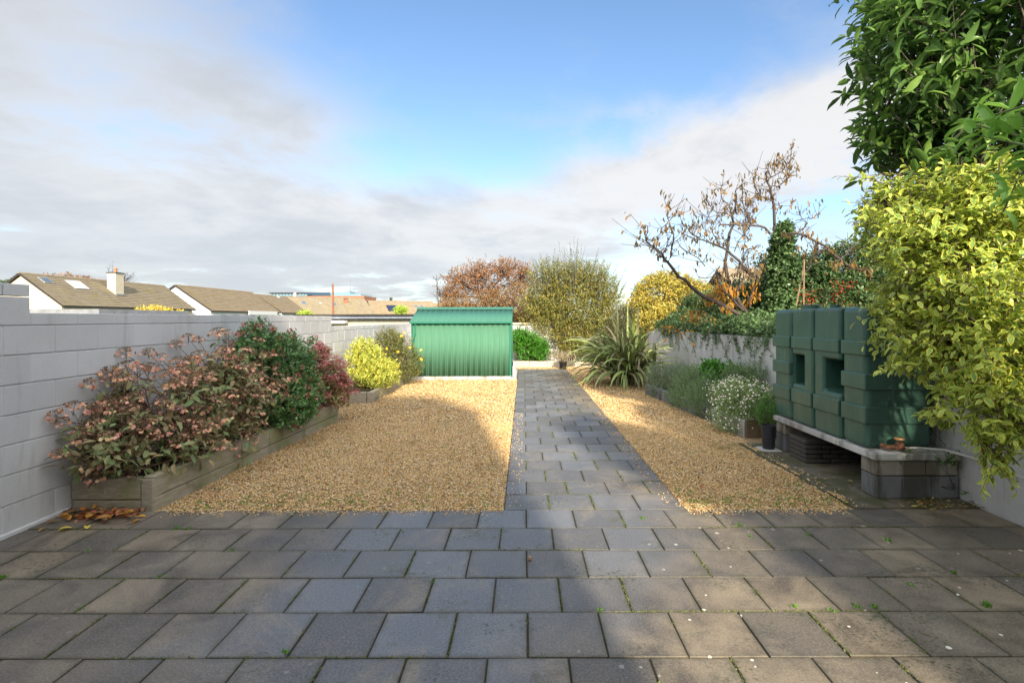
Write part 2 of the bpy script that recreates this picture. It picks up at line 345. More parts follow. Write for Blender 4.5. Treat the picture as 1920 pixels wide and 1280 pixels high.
# gravel beds and loose stones
gb = MB(); gb.box(-3.872, -0.174, Y_EDGE+.002, 14.2, -0.085, -0.018); gb.box(1.374, 3.872, Y_EDGE+.002, 18.2, -0.085, -0.0182); gb.box(-3.872, -0.562, 14.2, 18.2, -0.085, -0.0184); gb.box(-0.562, 1.374, 16.805, 18.2, -0.085, -0.0186)
tag(gb.build('gravel_bed', M_GBED), kind='structure')
def stones(n, x0, x1, y0, y1, pw, smin, smax):
    u = rng.random(n)**pw; Yp = y0+(y1-y0)*u; Xp = x0+(x1-x0)*rng.random(n)
    return Xp, Yp, smin+(smax-smin)*rng.random(n)**1.6
parts = [stones(70000, -3.12, -0.178, 4.44, 8.2, 1.0, .0055, .012), stones(23000, -3.9, -0.178, 8.2, 14.1, 1.15, .009, .018),
         stones(42000, 1.378, 2.95, 4.44, 8.2, 1.0, .0055, .012), stones(15000, 1.378, 3.0, 8.2, 16.0, 1.3, .009, .018), stones(2500, -.5, 3, 16.9, 17.55, 1, .009, .016),
         stones(800, -3.0, -.18, 4.26, 4.44, .35, .005, .010), stones(500, 1.378, 2.7, 4.26, 4.44, .35, .005, .010), stones(260, 1.22, 1.378, 4.5, 9, 1, .005, .010), stones(260, -.18, -.02, 4.5, 9, 1, .005, .010)]
SX = np.concatenate([p[0] for p in parts]); SY = np.concatenate([p[1] for p in parts]); SS = np.concatenate([p[2] for p in parts]); n = len(SX)
keep = ~((SX > 2.80+0.05*np.sin(SY*7)+0.03*np.sin(SY*19)) & (SY < 6.75) & (rng.random(n) > 0.10*np.exp(-(SX-2.8)*6))); SX, SY, SS = SX[keep], SY[keep], SS[keep]; n = len(SX)
octa = np.array([(1, 0, 0), (-1, 0, 0), (0, 1, 0), (0, -1, 0), (0, 0, 1), (0, 0, -1)], float)
of = np.array([(0, 2, 4), (2, 1, 4), (1, 3, 4), (3, 0, 4), (2, 0, 5), (1, 2, 5), (3, 1, 5), (0, 3, 5)])
V = octa[None]*SS[:, None, None]*(0.7+0.6*rng.random((n, 6, 1)))
an = rng.random(n)*6.283; t1 = rng.normal(0, .5, n)
c_, s_ = np.cos(t1), np.sin(t1); V[:, :, 1], V[:, :, 2] = V[:, :, 1]*c_[:, None]-V[:, :, 2]*s_[:, None], V[:, :, 1]*s_[:, None]+V[:, :, 2]*c_[:, None]
c_, s_ = np.cos(an), np.sin(an); V[:, :, 0], V[:, :, 1] = V[:, :, 0]*c_[:, None]-V[:, :, 1]*s_[:, None], V[:, :, 0]*s_[:, None]+V[:, :, 1]*c_[:, None]
V[:, :, 2] *= 0.75
onslab = ((SX > 2.80) & (SY < 6.75)) | ((SX > -.17) & (SX < 1.372) & (SY < 16.8)) | (SY < Y_EDGE)
zz = np.where(onslab & (SX > 2.7), 0.016, 0.003); zz = np.where(onslab, zz, -0.016+0.012*rng.random(n)+0.004*np.sin(SX*5)*np.sin(SY*4))
V += np.stack([SX, SY, zz], 1)[:, None, :]
Fc = (np.arange(n)[:, None, None]*6+of[None]).reshape(-1, 3)
tag(mesh_np('gravel', V.reshape(-1, 3), Fc, M_STONE, None, {'rnd': np.repeat(rng.random(n), 6)}), 'loose golden gravel stones covering the beds either side of the grey path', 'gravel', kind='stuff')

# ------------------------------------------------------------------ blockwork garden wall on the left
def block_mesh(ln, ht, th, mat, bev=0.004):
    b = MB(); b.box(-th/2, th/2, -ln/2, ln/2, -ht/2, ht/2); bmesh.ops.recalc_face_normals(b.bm, faces=b.bm.faces)
    bmesh.ops.bevel(b.bm, geom=list(b.bm.edges), offset=bev, segments=1, affect='EDGES')
    me = bpy.data.meshes.new('block'); b.bm.to_mesh(me); b.bm.free(); me.materials.append(mat); return me
_bl = {}
def blocks(parent, xf, y0, y1, z0, ht, L, phase, th=0.10, mat=None, name='block', ymin=None):
    mat = mat or M_BLOCK; k = math.floor((y0-phase)/L); y = phase+k*L
    while y < y1-0.02:
        a, b = max(y, y0), min(y+L, y1)
        if b-a > 0.04:
            key = (round(b-a, 3), ht, th, mat.name)
            if key not in _bl: _bl[key] = block_mesh(key[0]-0.007, ht-0.008, th, mat)
            o = link(name, _bl[key], parent, (xf-th/2+random.uniform(-.0012, .0012), (a+b)/2, z0+ht/2+random.uniform(-.001, .001)))
            o.rotation_euler = (random.uniform(-.002, .002), 0, random.uniform(-.003, .003))
        y += L
XW = -3.88; BL = 0.432
def mortar_core(xf, y0, y1, zs, ztop):
    m = MB(); m.box(xf-0.094, xf-0.011, y0, y1, -0.05, ztop)
    for z0, z1 in zs: m.box(xf-0.0109, xf-0.0042, y0, y1, z0+0.0075, z1-0.0075)
    return m.build('garden_wall', M_MORTAR)
wallL = tag(mortar_core(XW, 1.2, 10.56, [(c*.225, (c+1)*.225) for c in range(7)]+[(1.575, 1.672)], 1.665), 'tall grey painted concrete block wall along the left side behind the planter', 'wall')
for c in range(7): blocks(wallL, XW, 1.2, 10.56, c*0.225, 0.225, BL, 4.11+(BL/2 if (6-c) % 2 == 0 else 0))
blocks(wallL, XW, 4.11, 10.56, 1.575, 0.102, BL, 4.11, name='coping_block')
blocks(wallL, XW, 1.2, 4.11, 1.575, 0.225, BL, 4.11); blocks(wallL, XW, 1.2, 4.11, 1.80, 0.10, BL, 4.11-BL/2, name='coping_block')
ft = MB(); ft.box(XW+0.002, XW+0.03, 1.2, 4.43, -0.02, 0.03); ft.build('mortar_fillet', M_MORTAR, wallL, bevel=0.008)
wallL2 = tag(mortar_core(XW-.01, 10.565, 18.2, [(c*.225+.02, (c+1)*.225+.02) for c in range(6)]+[(1.372, 1.468)], 1.44), 'lower grey block wall beyond the step, running to the green shed', 'wall')
for c in range(6): blocks(wallL2, XW-0.01, 10.565, 18.2, c*0.225+0.02, 0.225, BL, 10.7+(BL/2 if c % 2 else 0))
blocks(wallL2, XW-0.01, 10.565, 18.2, 1.372, 0.10, BL, 10.8, name='coping_block')
# back wall
M_CREAM = masonry('cream_render', (0.58, 0.50, 0.38), (0.68, 0.60, 0.47), (0.40, 0.35, 0.27), 0.4, 0.3)
M_WHITE = masonry('white_render', (0.70, 0.70, 0.69), (0.80, 0.80, 0.79), (0.5, 0.5, 0.47), 0.3, 0.2)
bw = MB(); bw.box(-3.86, 4.1, 18.35, 18.5, 0, 1.40); bwo = tag(bw.build('back_wall', M_WHITE), 'low white wall closing the far end of the garden behind the shed', 'wall')
cp = MB(); cp.box(-3.9, 4.1, 18.30, 18.55, 1.402, 1.47); cp.build('coping', M_CREAM, bwo, bevel=0.01)
# right wall: rendered
rw = MB()
for y0, y1, zt in ((0.4, 4.9, 1.42), (4.9, 15.6, 1.30), (15.6, 18.3, 1.2)): rw.box(3.88, 4.02, y0, y1-0.003, -0.05, zt)
wallR = tag(rw.build('garden_wall', M_RENDER, bevel=0.012), 'rough pale rendered wall on the right with ivy hanging over its top', 'wall')

# ------------------------------------------------------------------ raised beds
def sleeper(name, p0, p1, z0, z1, th, mat, parent, bev=0.008):
    p0 = Vector((*p0, 0)); p1 = Vector((*p1, 0)); d = p1-p0; L = d.length; ang = math.atan2(d.y, d.x)
    b = MB(); b.box(0, L-0.006, 0, th, 0, z1-z0-0.004); o = b.build(name, mat, parent, bevel=bev, seg=2)
    o.location = (p0.x, p0.y, z0); o.rotation_euler = (random.uniform(-.006, .006), random.uniform(-.003, .003), ang); return o
bed1 = empty('raised_bed', (0, 0, 0), 0, 'long weathered timber sleeper bed against the left wall holding the pink flowered shrub', 'raised bed')
e0, e1 = (-3.165, 4.47), (-2.965, 8.38)
def lerp(a, b, t): return (a[0]+(b[0]-a[0])*t, a[1]+(b[1]-a[1])*t)
for z0, z1, cuts in ((-0.05, 0.098, (0, .33, .70, 1)), (0.10, 0.285, (0, .47, 1))):
    for a, b in zip(cuts, cuts[1:]): sleeper('sleeper', lerp(e0, e1, a), lerp(e0, e1, b), z0, z1, 0.10, M_TIMBER, bed1)
sleeper('sleeper', (-3.87, 4.465), (-3.272, 4.465), 0.083, 0.265, 0.09, M_TIMBER, bed1); sleeper('sleeper', (-3.87, 4.468), (-3.272, 4.468), -0.05, 0.08, 0.09, M_TIMBER, bed1)
sleeper('corner_post', (-3.268, 4.455), (-3.160, 4.455), -0.05, 0.262, 0.105, M_TIMBER, bed1)
sleeper('sleeper', (-3.87, 8.28), (-3.07, 8.28), -0.05, 0.27, 0.10, M_TIMBER, bed1)
so = MB(); so.prism([(-3.875, 4.54), (-3.25, 4.54), (-3.06, 8.28), (-3.875, 8.28)], 'z', -0.05, 0.215); so.build('soil', M_SOIL, bed1)
bed2 = empty('raised_bed', (0, 0, 0), 0, 'shorter timber sleeper bed near the green shed holding the bright yellow shrub', 'raised bed')
f0, f1 = (-2.94, 10.12), (-2.985, 13.9)
for z0, z1, cuts in ((-0.05, 0.20, (0, .52, 1)), (0.203, 0.38, (.22, .60, .98))):
    for a, b in zip(cuts, cuts[1:]): sleeper('sleeper', lerp(f0, f1, a), lerp(f0, f1, b), z0, z1, 0.10, M_TIMBER, bed2)
sleeper('sleeper', (-3.88, 10.12), (-3.42, 10.12), -0.05, 0.20, 0.10, M_TIMBER, bed2); sleeper('sleeper', (-3.41, 10.10), (-3.045, 10.10), -0.05, 0.205, 0.10, M_TIMBER, bed2)
so = MB(); so.box(-3.875, -3.09, 10.23, 13.9, -0.05, 0.17); so.build('soil', M_SOIL, bed2)
bed3 = empty('raised_bed', (0, 0, 0), 0, 'low edged bed along the right wall holding lavender and daisies', 'raised bed')
h0, h1 = (3.02, 7.18), (2.62, 11.3)
cuts = [0, .12, .24, .36, .48, .60, .72, .86, 1]
for i, (a, b) in enumerate(zip(cuts, cuts[1:])):
    sleeper('edging_block', lerp(h0, h1, a), lerp(h0, h1, b), -0.05, 0.20+0.015*random.random(), -0.09, M_CONCG if i > 1 else M_PLINTH, bed3)
sleeper('timber_edge', (3.03, 7.12), (3.42, 7.12), -0.05, 0.24, 0.06, M_TIMBER2, bed3); sleeper('timber_edge', (3.43, 7.12), (3.86, 7.12), -0.05, 0.22, 0.06, M_TIMBER2, bed3)
so = MB(); so.prism([(3.11, 7.2), (3.87, 7.2), (3.87, 11.3), (2.72, 11.3)], 'z', -0.05, 0.16); so.build('soil', M_SOIL, bed3)
bed4 = empty('raised_bed', (0, 0, 0), 0, 'low bed edged with pale stones across the far end of the path', 'raised bed')
x = -0.36
while x < 3.8:
    ln = random.uniform(.42, .62); sleeper('edging_block', (x, 17.55), (x+ln, 17.55+random.uniform(-.02, .02)), -0.05, 0.17+random.uniform(-.02, .03), 0.12, M_CREAM if random.random() < .6 else M_CONC, bed4, 0.02); x += ln
so = MB(); so.box(-0.36, 3.87, 17.68, 18.34, -0.05, 0.14); so.build('soil', M_SOIL, bed4)

# ------------------------------------------------------------------ green metal shed
def paint(name, col, rough=0.35):
    s = newmat(name); n = s.noise(s.geo, 1.5, 5, 0.65, 0.3); c = s.ramp(n, [(0.3, tuple(v*.95 for v in col)), (0.7, tuple(v*1.05 for v in col))])
    st = s.n('ShaderNodeVectorMath', operation='MULTIPLY', ins={0: s.geo, 1: (10, 10, 0.8)}).outputs[0]
    c = s.mix(s.m('MULTIPLY', s.step(s.noise(st, 2, 5, 0.7), 0.55, 0.8), 0.12), c, (0.24, 0.30, 0.22))
    setc(s, c); s.b.inputs['Roughness'].default_value = rough; s.b.inputs['Specular IOR Level'].default_value = .25; return s.mat
M_SHED = paint('green_sheet_metal', (0.078, 0.205, 0.130), 0.85); M_SHEDR = paint('green_roof_metal', (0.048, 0.160, 0.120), 0.62); M_SHEDD = paint('green_trim', (0.022, 0.17, 0.105), 0.4)
shed = empty('garden_shed', (-1.68, 15.1, 0), 0, 'green corrugated metal shed with shallow pitched roof beside the path', 'shed')
SX0, SX1, SY0, SY1, ZE, ZR = -3.0, -0.36, 14.05, 16.15, 1.53, 1.91
def ribbed(L, period=0.110, d=0.019):
    pts = []; x = 0.0
    while x < L-1e-6:
        for u, h in ((0.0, 0), (0.45, 0), (0.55, 1), (0.68, 1), (0.72, .45), (0.78, .45), (0.82, 1), (0.93, 1)):
            xx = x+u*period
            if xx < L: pts.append((xx, h*d))
        x += period
    pts.append((L, 0)); return pts
def sheet(name, A, B, U, N, mat, parent, period=0.15, d=0.019, th=0.002):
    """ribbed sheet: origin A, run A->B, extends along vector U, ribs along N"""
    A, B, U, N = map(Vector, (A, B, U, N)); L = (B-A).length; t = (B-A).normalized(); pr = ribbed(L, period, d)
    V = []; 
    for x, h in pr: V += [A+t*x+N*h, A+t*x+N*h+U]
    for x, h in pr: V += [A+t*x+N*(h-th), A+t*x+N*(h-th)+U]
    m = len(pr); Fc = [(2*i, 2*i+2, 2*i+3, 2*i+1) for i in range(m-1)]+[(2*m+2*i, 2*m+2*i+1, 2*m+2*i+3, 2*m+2*i+2) for i in range(m-1)]
    Fc += [(2*i, 2*m+2*i, 2*m+2*i+2, 2*i+2) for i in range(m-1)]+[(2*i+1, 2*i+3, 2*m+2*i+3, 2*m+2*i+1) for i in range(m-1)]
    o = mesh_np(name, [tuple(v) for v in V], Fc, mat, None); o.parent = parent; o.matrix_parent_inverse = Matrix.Translation(-parent.location); return o
def pp(o, parent):
    o.parent = parent; o.matrix_parent_inverse = (Matrix.Translation(parent.location) @ Matrix.Rotation(parent.rotation_euler.z, 4, 'Z')).inverted(); return o
nS = 4; wS = (SX1-SX0)/nS
for i in range(nS):
    sheet('wall_sheet', (SX0+i*wS, SY0-0.003*(i % 2), 0.05), (SX0+(i+1)*wS+(0.01 if i < nS-1 else 0), SY0-0.003*(i % 2), 0.05), (0, 0, ZE-0.05), (0, -1, 0), M_SHED, shed)
for i in range(3):
    wY = (SY1-SY0)/3
    for xs, nx in ((SX0, -1), (SX1, 1)): sheet('wall_sheet', (xs, SY0+i*wY, 0.05), (xs, SY0+(i+1)*wY, 0.05), (0, 0, ZE-0.05), (nx, 0, 0), M_SHED, shed)
sheet('wall_sheet', (SX0, SY1, 0.05), (SX1, SY1, 0.05), (0, 0, ZE-0.05), (0, 1, 0), M_SHED, shed)
for xs in (SX0, SX1): pp(MB().prism([(SY0, ZE), (SY1, ZE), ((SY0+SY1)/2, ZR-0.02)], 'x', xs-0.004, xs+0.004).build('gable_panel', M_SHED), shed)
YM = (SY0+SY1)/2; rx0, rx1 = SX0-0.06, SX1+0.05; wR = (rx1-rx0)/4
for i in range(4):
    for sgn in (-1, 1):
        ye = YM+sgn*((SY1-SY0)/2+0.07); A = (rx0+i*wR, ye, ZE-0.005); U = (0, YM-ye, ZR-ZE+0.005)
        sheet('roof_sheet', A, (A[0]+wR, A[1], A[2]), U, Vector((0, sgn*0.35, 0.93)), M_SHEDR, shed, 0.15, 0.007)
pp(MB().prism([(YM-0.14, ZR-0.020), (YM, ZR+0.045), (YM+0.14, ZR-0.020), (YM+0.14, ZR-0.030), (YM, ZR+0.036), (YM-0.14, ZR-0.030)], 'x', rx0-0.01, rx1+0.01).build('ridge_cap', M_SHEDR), shed)
pp(MB().box(rx0, rx1, SY0-0.092, SY0-0.078, ZE-0.040, ZE+0.004).build('eave_trim', M_SHEDD), shed)
for xs in (SX0, SX1):
    for ys in (SY0, SY1): pp(MB().box(xs-0.022, xs+0.022, ys-0.024, ys+0.024, 0.045, ZE-0.01).build('corner_trim', M_SHEDD, bevel=0.004), shed)
pp(MB().box(SX0-0.01, SX1+0.01, SY0-0.028, SY0-0.016, 0.03, 0.075).build('base_rail', M_PLINTH), shed)
pp(MB().box(SX0-0.12, SX1+0.16, SY0-0.05, SY1+0.1, -0.08, 0.03).build('concrete_base', M_PLINTH, bevel=0.01), shed)
pp(MB().tube([(SX0+.09, SY0-.05, ZE-.05), (SX0+.09, SY0-.05, 1.22), (SX0+.03, SY0-.05, 0.98), (SX0+.03, SY0-.05, 0.1)], 0.018, 8).build('downpipe', M_SHEDD, smooth=True), shed)
wbk = MB().box(-0.31, -0.24, 14.4, 16.2, 0.0, 0.30).build('white_board', M_WHITE, bevel=0.006); tag(wbk, 'narrow white board on edge at the foot of the shed beside the path', 'board')

# ------------------------------------------------------------------ oil tank on its block plinth
apr = tag(MB().prism([(2.82, 4.44), (3.875, 4.44), (3.875, 6.75), (2.76, 6.75), (2.80, 5.6)], 'z', -0.08, 0.012).build('concrete_apron', M_APRON, bevel=0.006), kind='structure')
s = newmat('tank_plastic'); n = s.noise(s.geo, 2.2, 5, 0.6, 0.4)
c = s.ramp(n, [(0.3, (0.030, 0.088, 0.064)), (0.7, (0.054, 0.130, 0.096))])
spz = s.n('ShaderNodeSeparateXYZ', ins={0: s.n('ShaderNodeNewGeometry').outputs['Normal']}).outputs[2]
st = s.n('ShaderNodeVectorMath', operation='MULTIPLY', ins={0: s.geo, 1: (6, 6, 1.0)}).outputs[0]
c = s.mix(s.m('MULTIPLY', s.step(s.noise(st, 2.2, 6, 0.7, 0.5), 0.50, 0.75), 0.40), c, (0.15, 0.225, 0.17))
c = s.mix(s.m('MULTIPLY', s.step(s.noise(s.geo, 5, 5, 0.7, 0.5), 0.60, 0.75), 0.3), c, (0.055, 0.07, 0.03))
setc(s, c); s.t.links.new(s.ramp(s.noise(s.geo, 6, 4, 0.6), [(0.3, 0.30), (0.7, 0.45)]), s.b.inputs['Roughness']); bump(s, s.noise(s.geo, 240, 3, 0.6), 0.12, 0.002)
M_TANK = s.mat
tank = empty('oil_tank', (3.43, 5.66, 0.42), 0, 'ribbed dark green plastic oil tank on concrete blocks by the right wall', 'oil tank')
TX0, TX1, TZ0, TZ1 = 3.13, 3.74, 0.42, 1.72
secs = [(4.785, 5.143), (5.172, 5.640), (5.668, 6.100), (6.128, 6.53)]
def hwin(y0, y1, hy0, hy1):   # section outline with a notch open on one side
    if abs(hy0-y0) < 1e-3: return [(y0, TZ0), (y1, TZ0), (y1, TZ1), (y0, TZ1), (y0, 1.195), (hy1, 1.195), (hy1, 0.865), (y0, 0.865)]
    return [(y0, TZ0), (y1, TZ0), (y1, 0.865), (hy0, 0.865), (hy0, 1.195), (y1, 1.195), (y1, TZ1), (y0, TZ1)]
for i, (a, b) in enumerate(secs):
    m_ = MB()
    if i == 1: m_.prism(hwin(a, b, a, a+0.29), 'x', TX0, TX1)
    elif i == 2: m_.prism(hwin(a, b, b-0.25, b), 'x', TX0, TX1)
    else: m_.box(TX0, TX1, a, b, TZ0, TZ1)
    pp(m_.build('tank_section', M_TANK, bevel=0.052 if i in (0, 3) else 0.034, seg=5, smooth=True), tank)
    ex = 0.018
    for z0, z1 in ((1.27, 1.405), (0.955, 1.105), (0.645, 0.805)):
        if i in (1, 2) and z0 == 0.955: continue
        ya = a-(ex if i == 0 else -0.004); yb = b+(ex if i == 3 else -0.004)
        pp(MB().box(TX0-ex, TX1+ex, ya, yb, z0, z1).build('band', M_TANK, bevel=0.013, seg=3, smooth=True), tank)
core = MB(); cx0, cx1 = TX0+0.045, TX1-0.045
core.box(cx0, cx1, 4.83, 6.49, TZ0+0.02, 0.862); core.box(cx0, cx1, 4.83, 6.49, 1.198, TZ1-0.035)
for a, b in ((4.83, 5.170), (5.464, 5.848), (6.102, 6.49)): core.box(cx0, cx1, a, b, 0.863, 1.197)
core.box(3.50, cx1, 5.171, 5.463, 0.863, 1.197); core.box(3.50, cx1, 5.849, 6.101, 0.863, 1.197)
pp(core.build('tank_core', M_TANK), tank)
pp(MB().tube([(3.42, 6.20, TZ1-.01), (3.42, 6.20, TZ1+.055)], 0.10, 24).build('filler_cap', M_TANK, bevel=0.006, smooth=True), tank)
pp(MB().tube([(3.50, 5.86, TZ1-.01), (3.50, 5.86, TZ1+.045)], 0.06, 20).build('vent_cap', M_TANK, smooth=True), tank)
plinth = empty('block_plinth', (3.5, 5.6, 0), 0, 'concrete block piers and pale slab carrying the green oil tank', 'plinth')
def cblock(x0, x1, y0, y1, z0, z1, mat, name='block', bev=0.008): return pp(MB().box(x0+.002, x1-.002, y0, y1, z0+.002, z1-.003).build(name, mat, bevel=bev, seg=2), plinth)
for y0, y1 in ((4.64, 4.86), (6.27, 6.49)):
    for a, b in ((3.13, 3.36), (3.36, 3.62), (3.62, 3.86)) if y0 < 5 else ((3.13, 3.57), (3.57, 3.86)): cblock(a, b, y0, y1, 0.012, 0.212, M_CONCG)
    for a, b in ((3.13, 3.57), (3.57, 3.86)): cblock(a, b, y0+.004, y1+.002, 0.215, 0.352, M_CONC)
for a, b in ((4.62, 5.28), (5.285, 5.93), (5.935, 6.52)): cblock(3.10, 3.86, a, b, 0.355, 0.418, M_PLINTH, 'slab', 0.006)
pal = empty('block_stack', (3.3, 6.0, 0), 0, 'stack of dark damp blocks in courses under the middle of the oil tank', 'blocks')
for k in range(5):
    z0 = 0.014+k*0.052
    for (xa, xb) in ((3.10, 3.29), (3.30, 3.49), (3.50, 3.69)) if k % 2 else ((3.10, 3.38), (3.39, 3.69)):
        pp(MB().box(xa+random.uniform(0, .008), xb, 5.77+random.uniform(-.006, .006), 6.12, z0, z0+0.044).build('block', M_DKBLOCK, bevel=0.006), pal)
M_WP = simple('white_plastic', (0.62, 0.61, 0.57), 0.4, 8, .1, 0); M_COPPER = simple('rusty_brass', (0.20, 0.085, 0.045), 0.55, 30, .4, .3, 120); M_BRASS = simple('brass_wheel', (0.55, 0.27, 0.10), 0.4, 30, .3, 0)
vlv = empty('pipe_valve', (3.30, 4.70, 0.45), 0, 'small rusty valve with brass hand wheel at the foot of the oil tank', 'valve')
def q(o): return pp(o, vlv)
q(MB().tube([(3.235, 4.745, .47), (3.26, 4.715, .455), (3.42, 4.70, .45)], 0.022, 10).build('elbow_pipe', M_COPPER, smooth=True)); q(MB().lathe([(.028, 0), (.033, .01), (.033, .04), (.024, .05)], (3.375, 4.70, .45), 12).build('valve_body', M_COPPER))
q(MB().tube([(3.375, 4.70, .49), (3.375, 4.70, .525)], 0.006, 8).build('spindle', M_COPPER)); q(MB().lathe([(.012, 0), (.04, .002), (.043, .008), (.04, .014), (.012, .014)], (3.375, 4.70, .522), 16).build('hand_wheel', M_BRASS))
q(MB().tube([(3.42, 4.70, .45), (3.55, 4.68, .452), (3.72, 4.62, .45), (3.84, 4.40, .42), (3.868, 4.30, .40), (3.87, 3.9, .36)], 0.010, 8).build('pipe', M_WP, smooth=True))
M_DARKP = simple('charcoal_plastic', (0.022, 0.026, 0.034), 0.45, 12, .2, .1, 90)
t = tag(MB().lathe([(.05, 0), (.068, .002), (.082, .26), (.088, .262), (.088, .285), (.078, .285), (.076, .25), (.0, .25)], (2.97, 6.35, .035), 20).build('plant_pot', M_DARKP, smooth=True), 'tall charcoal plant pot standing between the daisies and the tank plinth', 'pot')
t = tag(MB().box(2.86, 3.08, 6.24, 6.46, 0.014, 0.035).build('paving_piece', M_PLINTH, bevel=.004), 'small pale slab under the charcoal pot', 'slab')
M_BLACKP = simple('black_plastic', (0.012, 0.010, 0.010), 0.4, 12, .2, .05, 90)
pot = empty('potted_plant', (1.27, 16.93, 0), 0, 'black pot with wispy dry grass at the far end of the path', 'potted plant')
pp(MB().lathe([(.10, 0), (.105, .002), (.132, .19), (.142, .192), (.142, .225), (.128, .225), (.124, .19), (0, .19)], (1.27, 16.93, 0), 20).build('pot', M_BLACKP, smooth=True), pot)
# ------------------------------------------------------------------ foliage tools
def norm(a): return a/np.maximum(np.linalg.norm(a, axis=-1, keepdims=True), 1e-9)
# leaf templates: (along, across, height) ; faces as triangles
T_S = (np.array([(0, 0, 0), (.5, .5, .06), (1, 0, -.05), (.5, -.5, .06)]), np.array([(0, 2, 1), (0, 3, 2)]), np.array([0, 1, .7, 1.]))
T_L = (np.array([(0, 0, 0), (.35, 0, .0), (.7, 0, -.03), (1, 0, -.16), (.14, .30, .03), (.42, .5, .06), (.76, .34, .02), (.14, -.30, .03), (.42, -.5, .06), (.76, -.34, .02)]),
       np.array([(0, 1, 4), (4, 1, 5), (1, 2, 5), (5, 2, 6), (2, 3, 6), (0, 7, 1), (7, 8, 1), (1, 8, 2), (8, 9, 2), (2, 9, 3)]), np.array([.25, 0, 0, .9, 1, 1, 1, 1, 1, 1.]))
def leaf_arrays(P, D, N, L, W, T):
    tv = T[0]; S = norm(np.cross(D, N)); N = np.cross(S, D)
    V = P[:, None]+D[:, None]*(tv[None, :, 0:1]*L[:, None, None])+S[:, None]*(tv[None, :, 1:2]*W[:, None, None])+N[:, None]*(tv[None, :, 2:3]*L[:, None, None])
    return V
def leaves(name, P, D, N, L, W, rnd, mat, T, parent=None, off=None):
    n = len(P); k = len(T[0]); V = leaf_arrays(P, D, N, L, W, T).reshape(-1, 3)
    Fc = (np.arange(n)[:, None, None]*k+T[1][None]).reshape(-1, 3)
    return mesh_np(name, V, Fc, mat, parent, {'rnd': np.repeat(rnd, k), 'across': np.tile(T[2], n)}, smooth=(k > 4), off=off)
def unit_leaves(T, mat, lw, n=6):
    out_ = []
    for i in range(n):
        tv = T[0].copy(); tv[:, 1] *= lw; tv[:, 2] *= random.uniform(.6, 1.8)
        me_o = mesh_np('leaf', tv, T[1], mat, None, {'rnd': np.full(len(tv), (i+.5)/n), 'across': T[2]}, smooth=True); me = me_o.data; bpy.data.objects.remove(me_o); out_.append(me)
    return out_
def lump(d, seed, k=3.0):
    r_ = np.random.default_rng(seed); s = 0
    for i in range(5):
        f = r_.normal(0, k, 3); s = s+np.sin(d @ f+r_.random()*6.28)
    return s/5
def twigs(blobs, nt, nl, tl, ll, lw, up=0.4, spread=0.55, shell=0.45, droop=0.0, ang=0.9, seed=1, lum=0.22, tipbias=0.0, jit=0.25, flat=0.0, k=3.0, zmin=None):
    """returns twig polylines and leaf frames"""
    r_ = np.random.default_rng(seed); B = np.array([b[:6] for b in blobs], float); wg = np.array([b[6] if len(b) > 6 else (b[3]*b[4]+b[3]*b[5]+b[4]*b[5]) for b in blobs], float)
    ix = r_.choice(len(B), nt, p=wg/wg.sum()); C = B[ix, :3]; RR = B[ix, 3:6]
    d = norm(r_.normal(0, 1, (nt, 3))+np.array([0, 0, 0.25])); rad = shell+(1-shell)*r_.random((nt, 1))**0.6
    lmp = 1+lum*lump(d*1.0+C*0.7, seed+5, k)[:, None]
    tip = C+d*RR*rad*lmp
    if zmin is not None: tip[:, 2] = np.maximum(tip[:, 2], zmin+.05*r_.random(nt))
    dr = norm(d*np.array([1, 1, .8])+np.array([0, 0, up])+r_.normal(0, spread, (nt, 3)))
    TL = tl*(0.6+0.8*r_.random((nt, 1))); base = tip-dr*TL*0.75
    u = (np.arange(nl)+0.5)/nl; u = u**(1-tipbias)
    U = u[None, :, None]; side = norm(np.cross(dr, norm(r_.normal(0, 1, (nt, 3)))))
    P = base[:, None]+dr[:, None]*(TL[:, None]*U)+side[:, None]*(np.sin(U*2.2)*TL[:, None]*.12); P[..., 2] -= droop*TL*(u[None, :]**2)
    a = (np.arange(nl)[None]*2.4+r_.random((nt, 1))*6.28)[..., None]; s2 = np.cross(dr, side)
    S = side[:, None]*np.cos(a)+s2[:, None]*np.sin(a)
    D = norm(dr[:, None]*np.cos(ang)+S*np.sin(ang)+r_.normal(0, jit, (nt, nl, 3))+np.array([0, 0, -droop*.8]))
    N = norm(np.array([0, 0, 1.0])*(0.6+flat)+dr[:, None]*0.5+r_.normal(0, .35, (nt, nl, 3)))
    L = ll*(0.65+0.6*r_.random((nt, nl))); W = L*lw*(0.85+.3*r_.random((nt, nl)))
    tw = r_.random((nt, 1)); rn = np.clip(tw*0.55+r_.random((nt, nl))*0.45, 0, 1)
    f = lambda A: A.reshape(-1, A.shape[-1]) if A.ndim == 3 else A.ravel()
    return dict(P=f(P), D=f(D), N=f(N), L=L.ravel(), W=W.ravel(), rnd=rn.ravel(), base=base, tip=base+dr*TL, dr=dr, C=C)
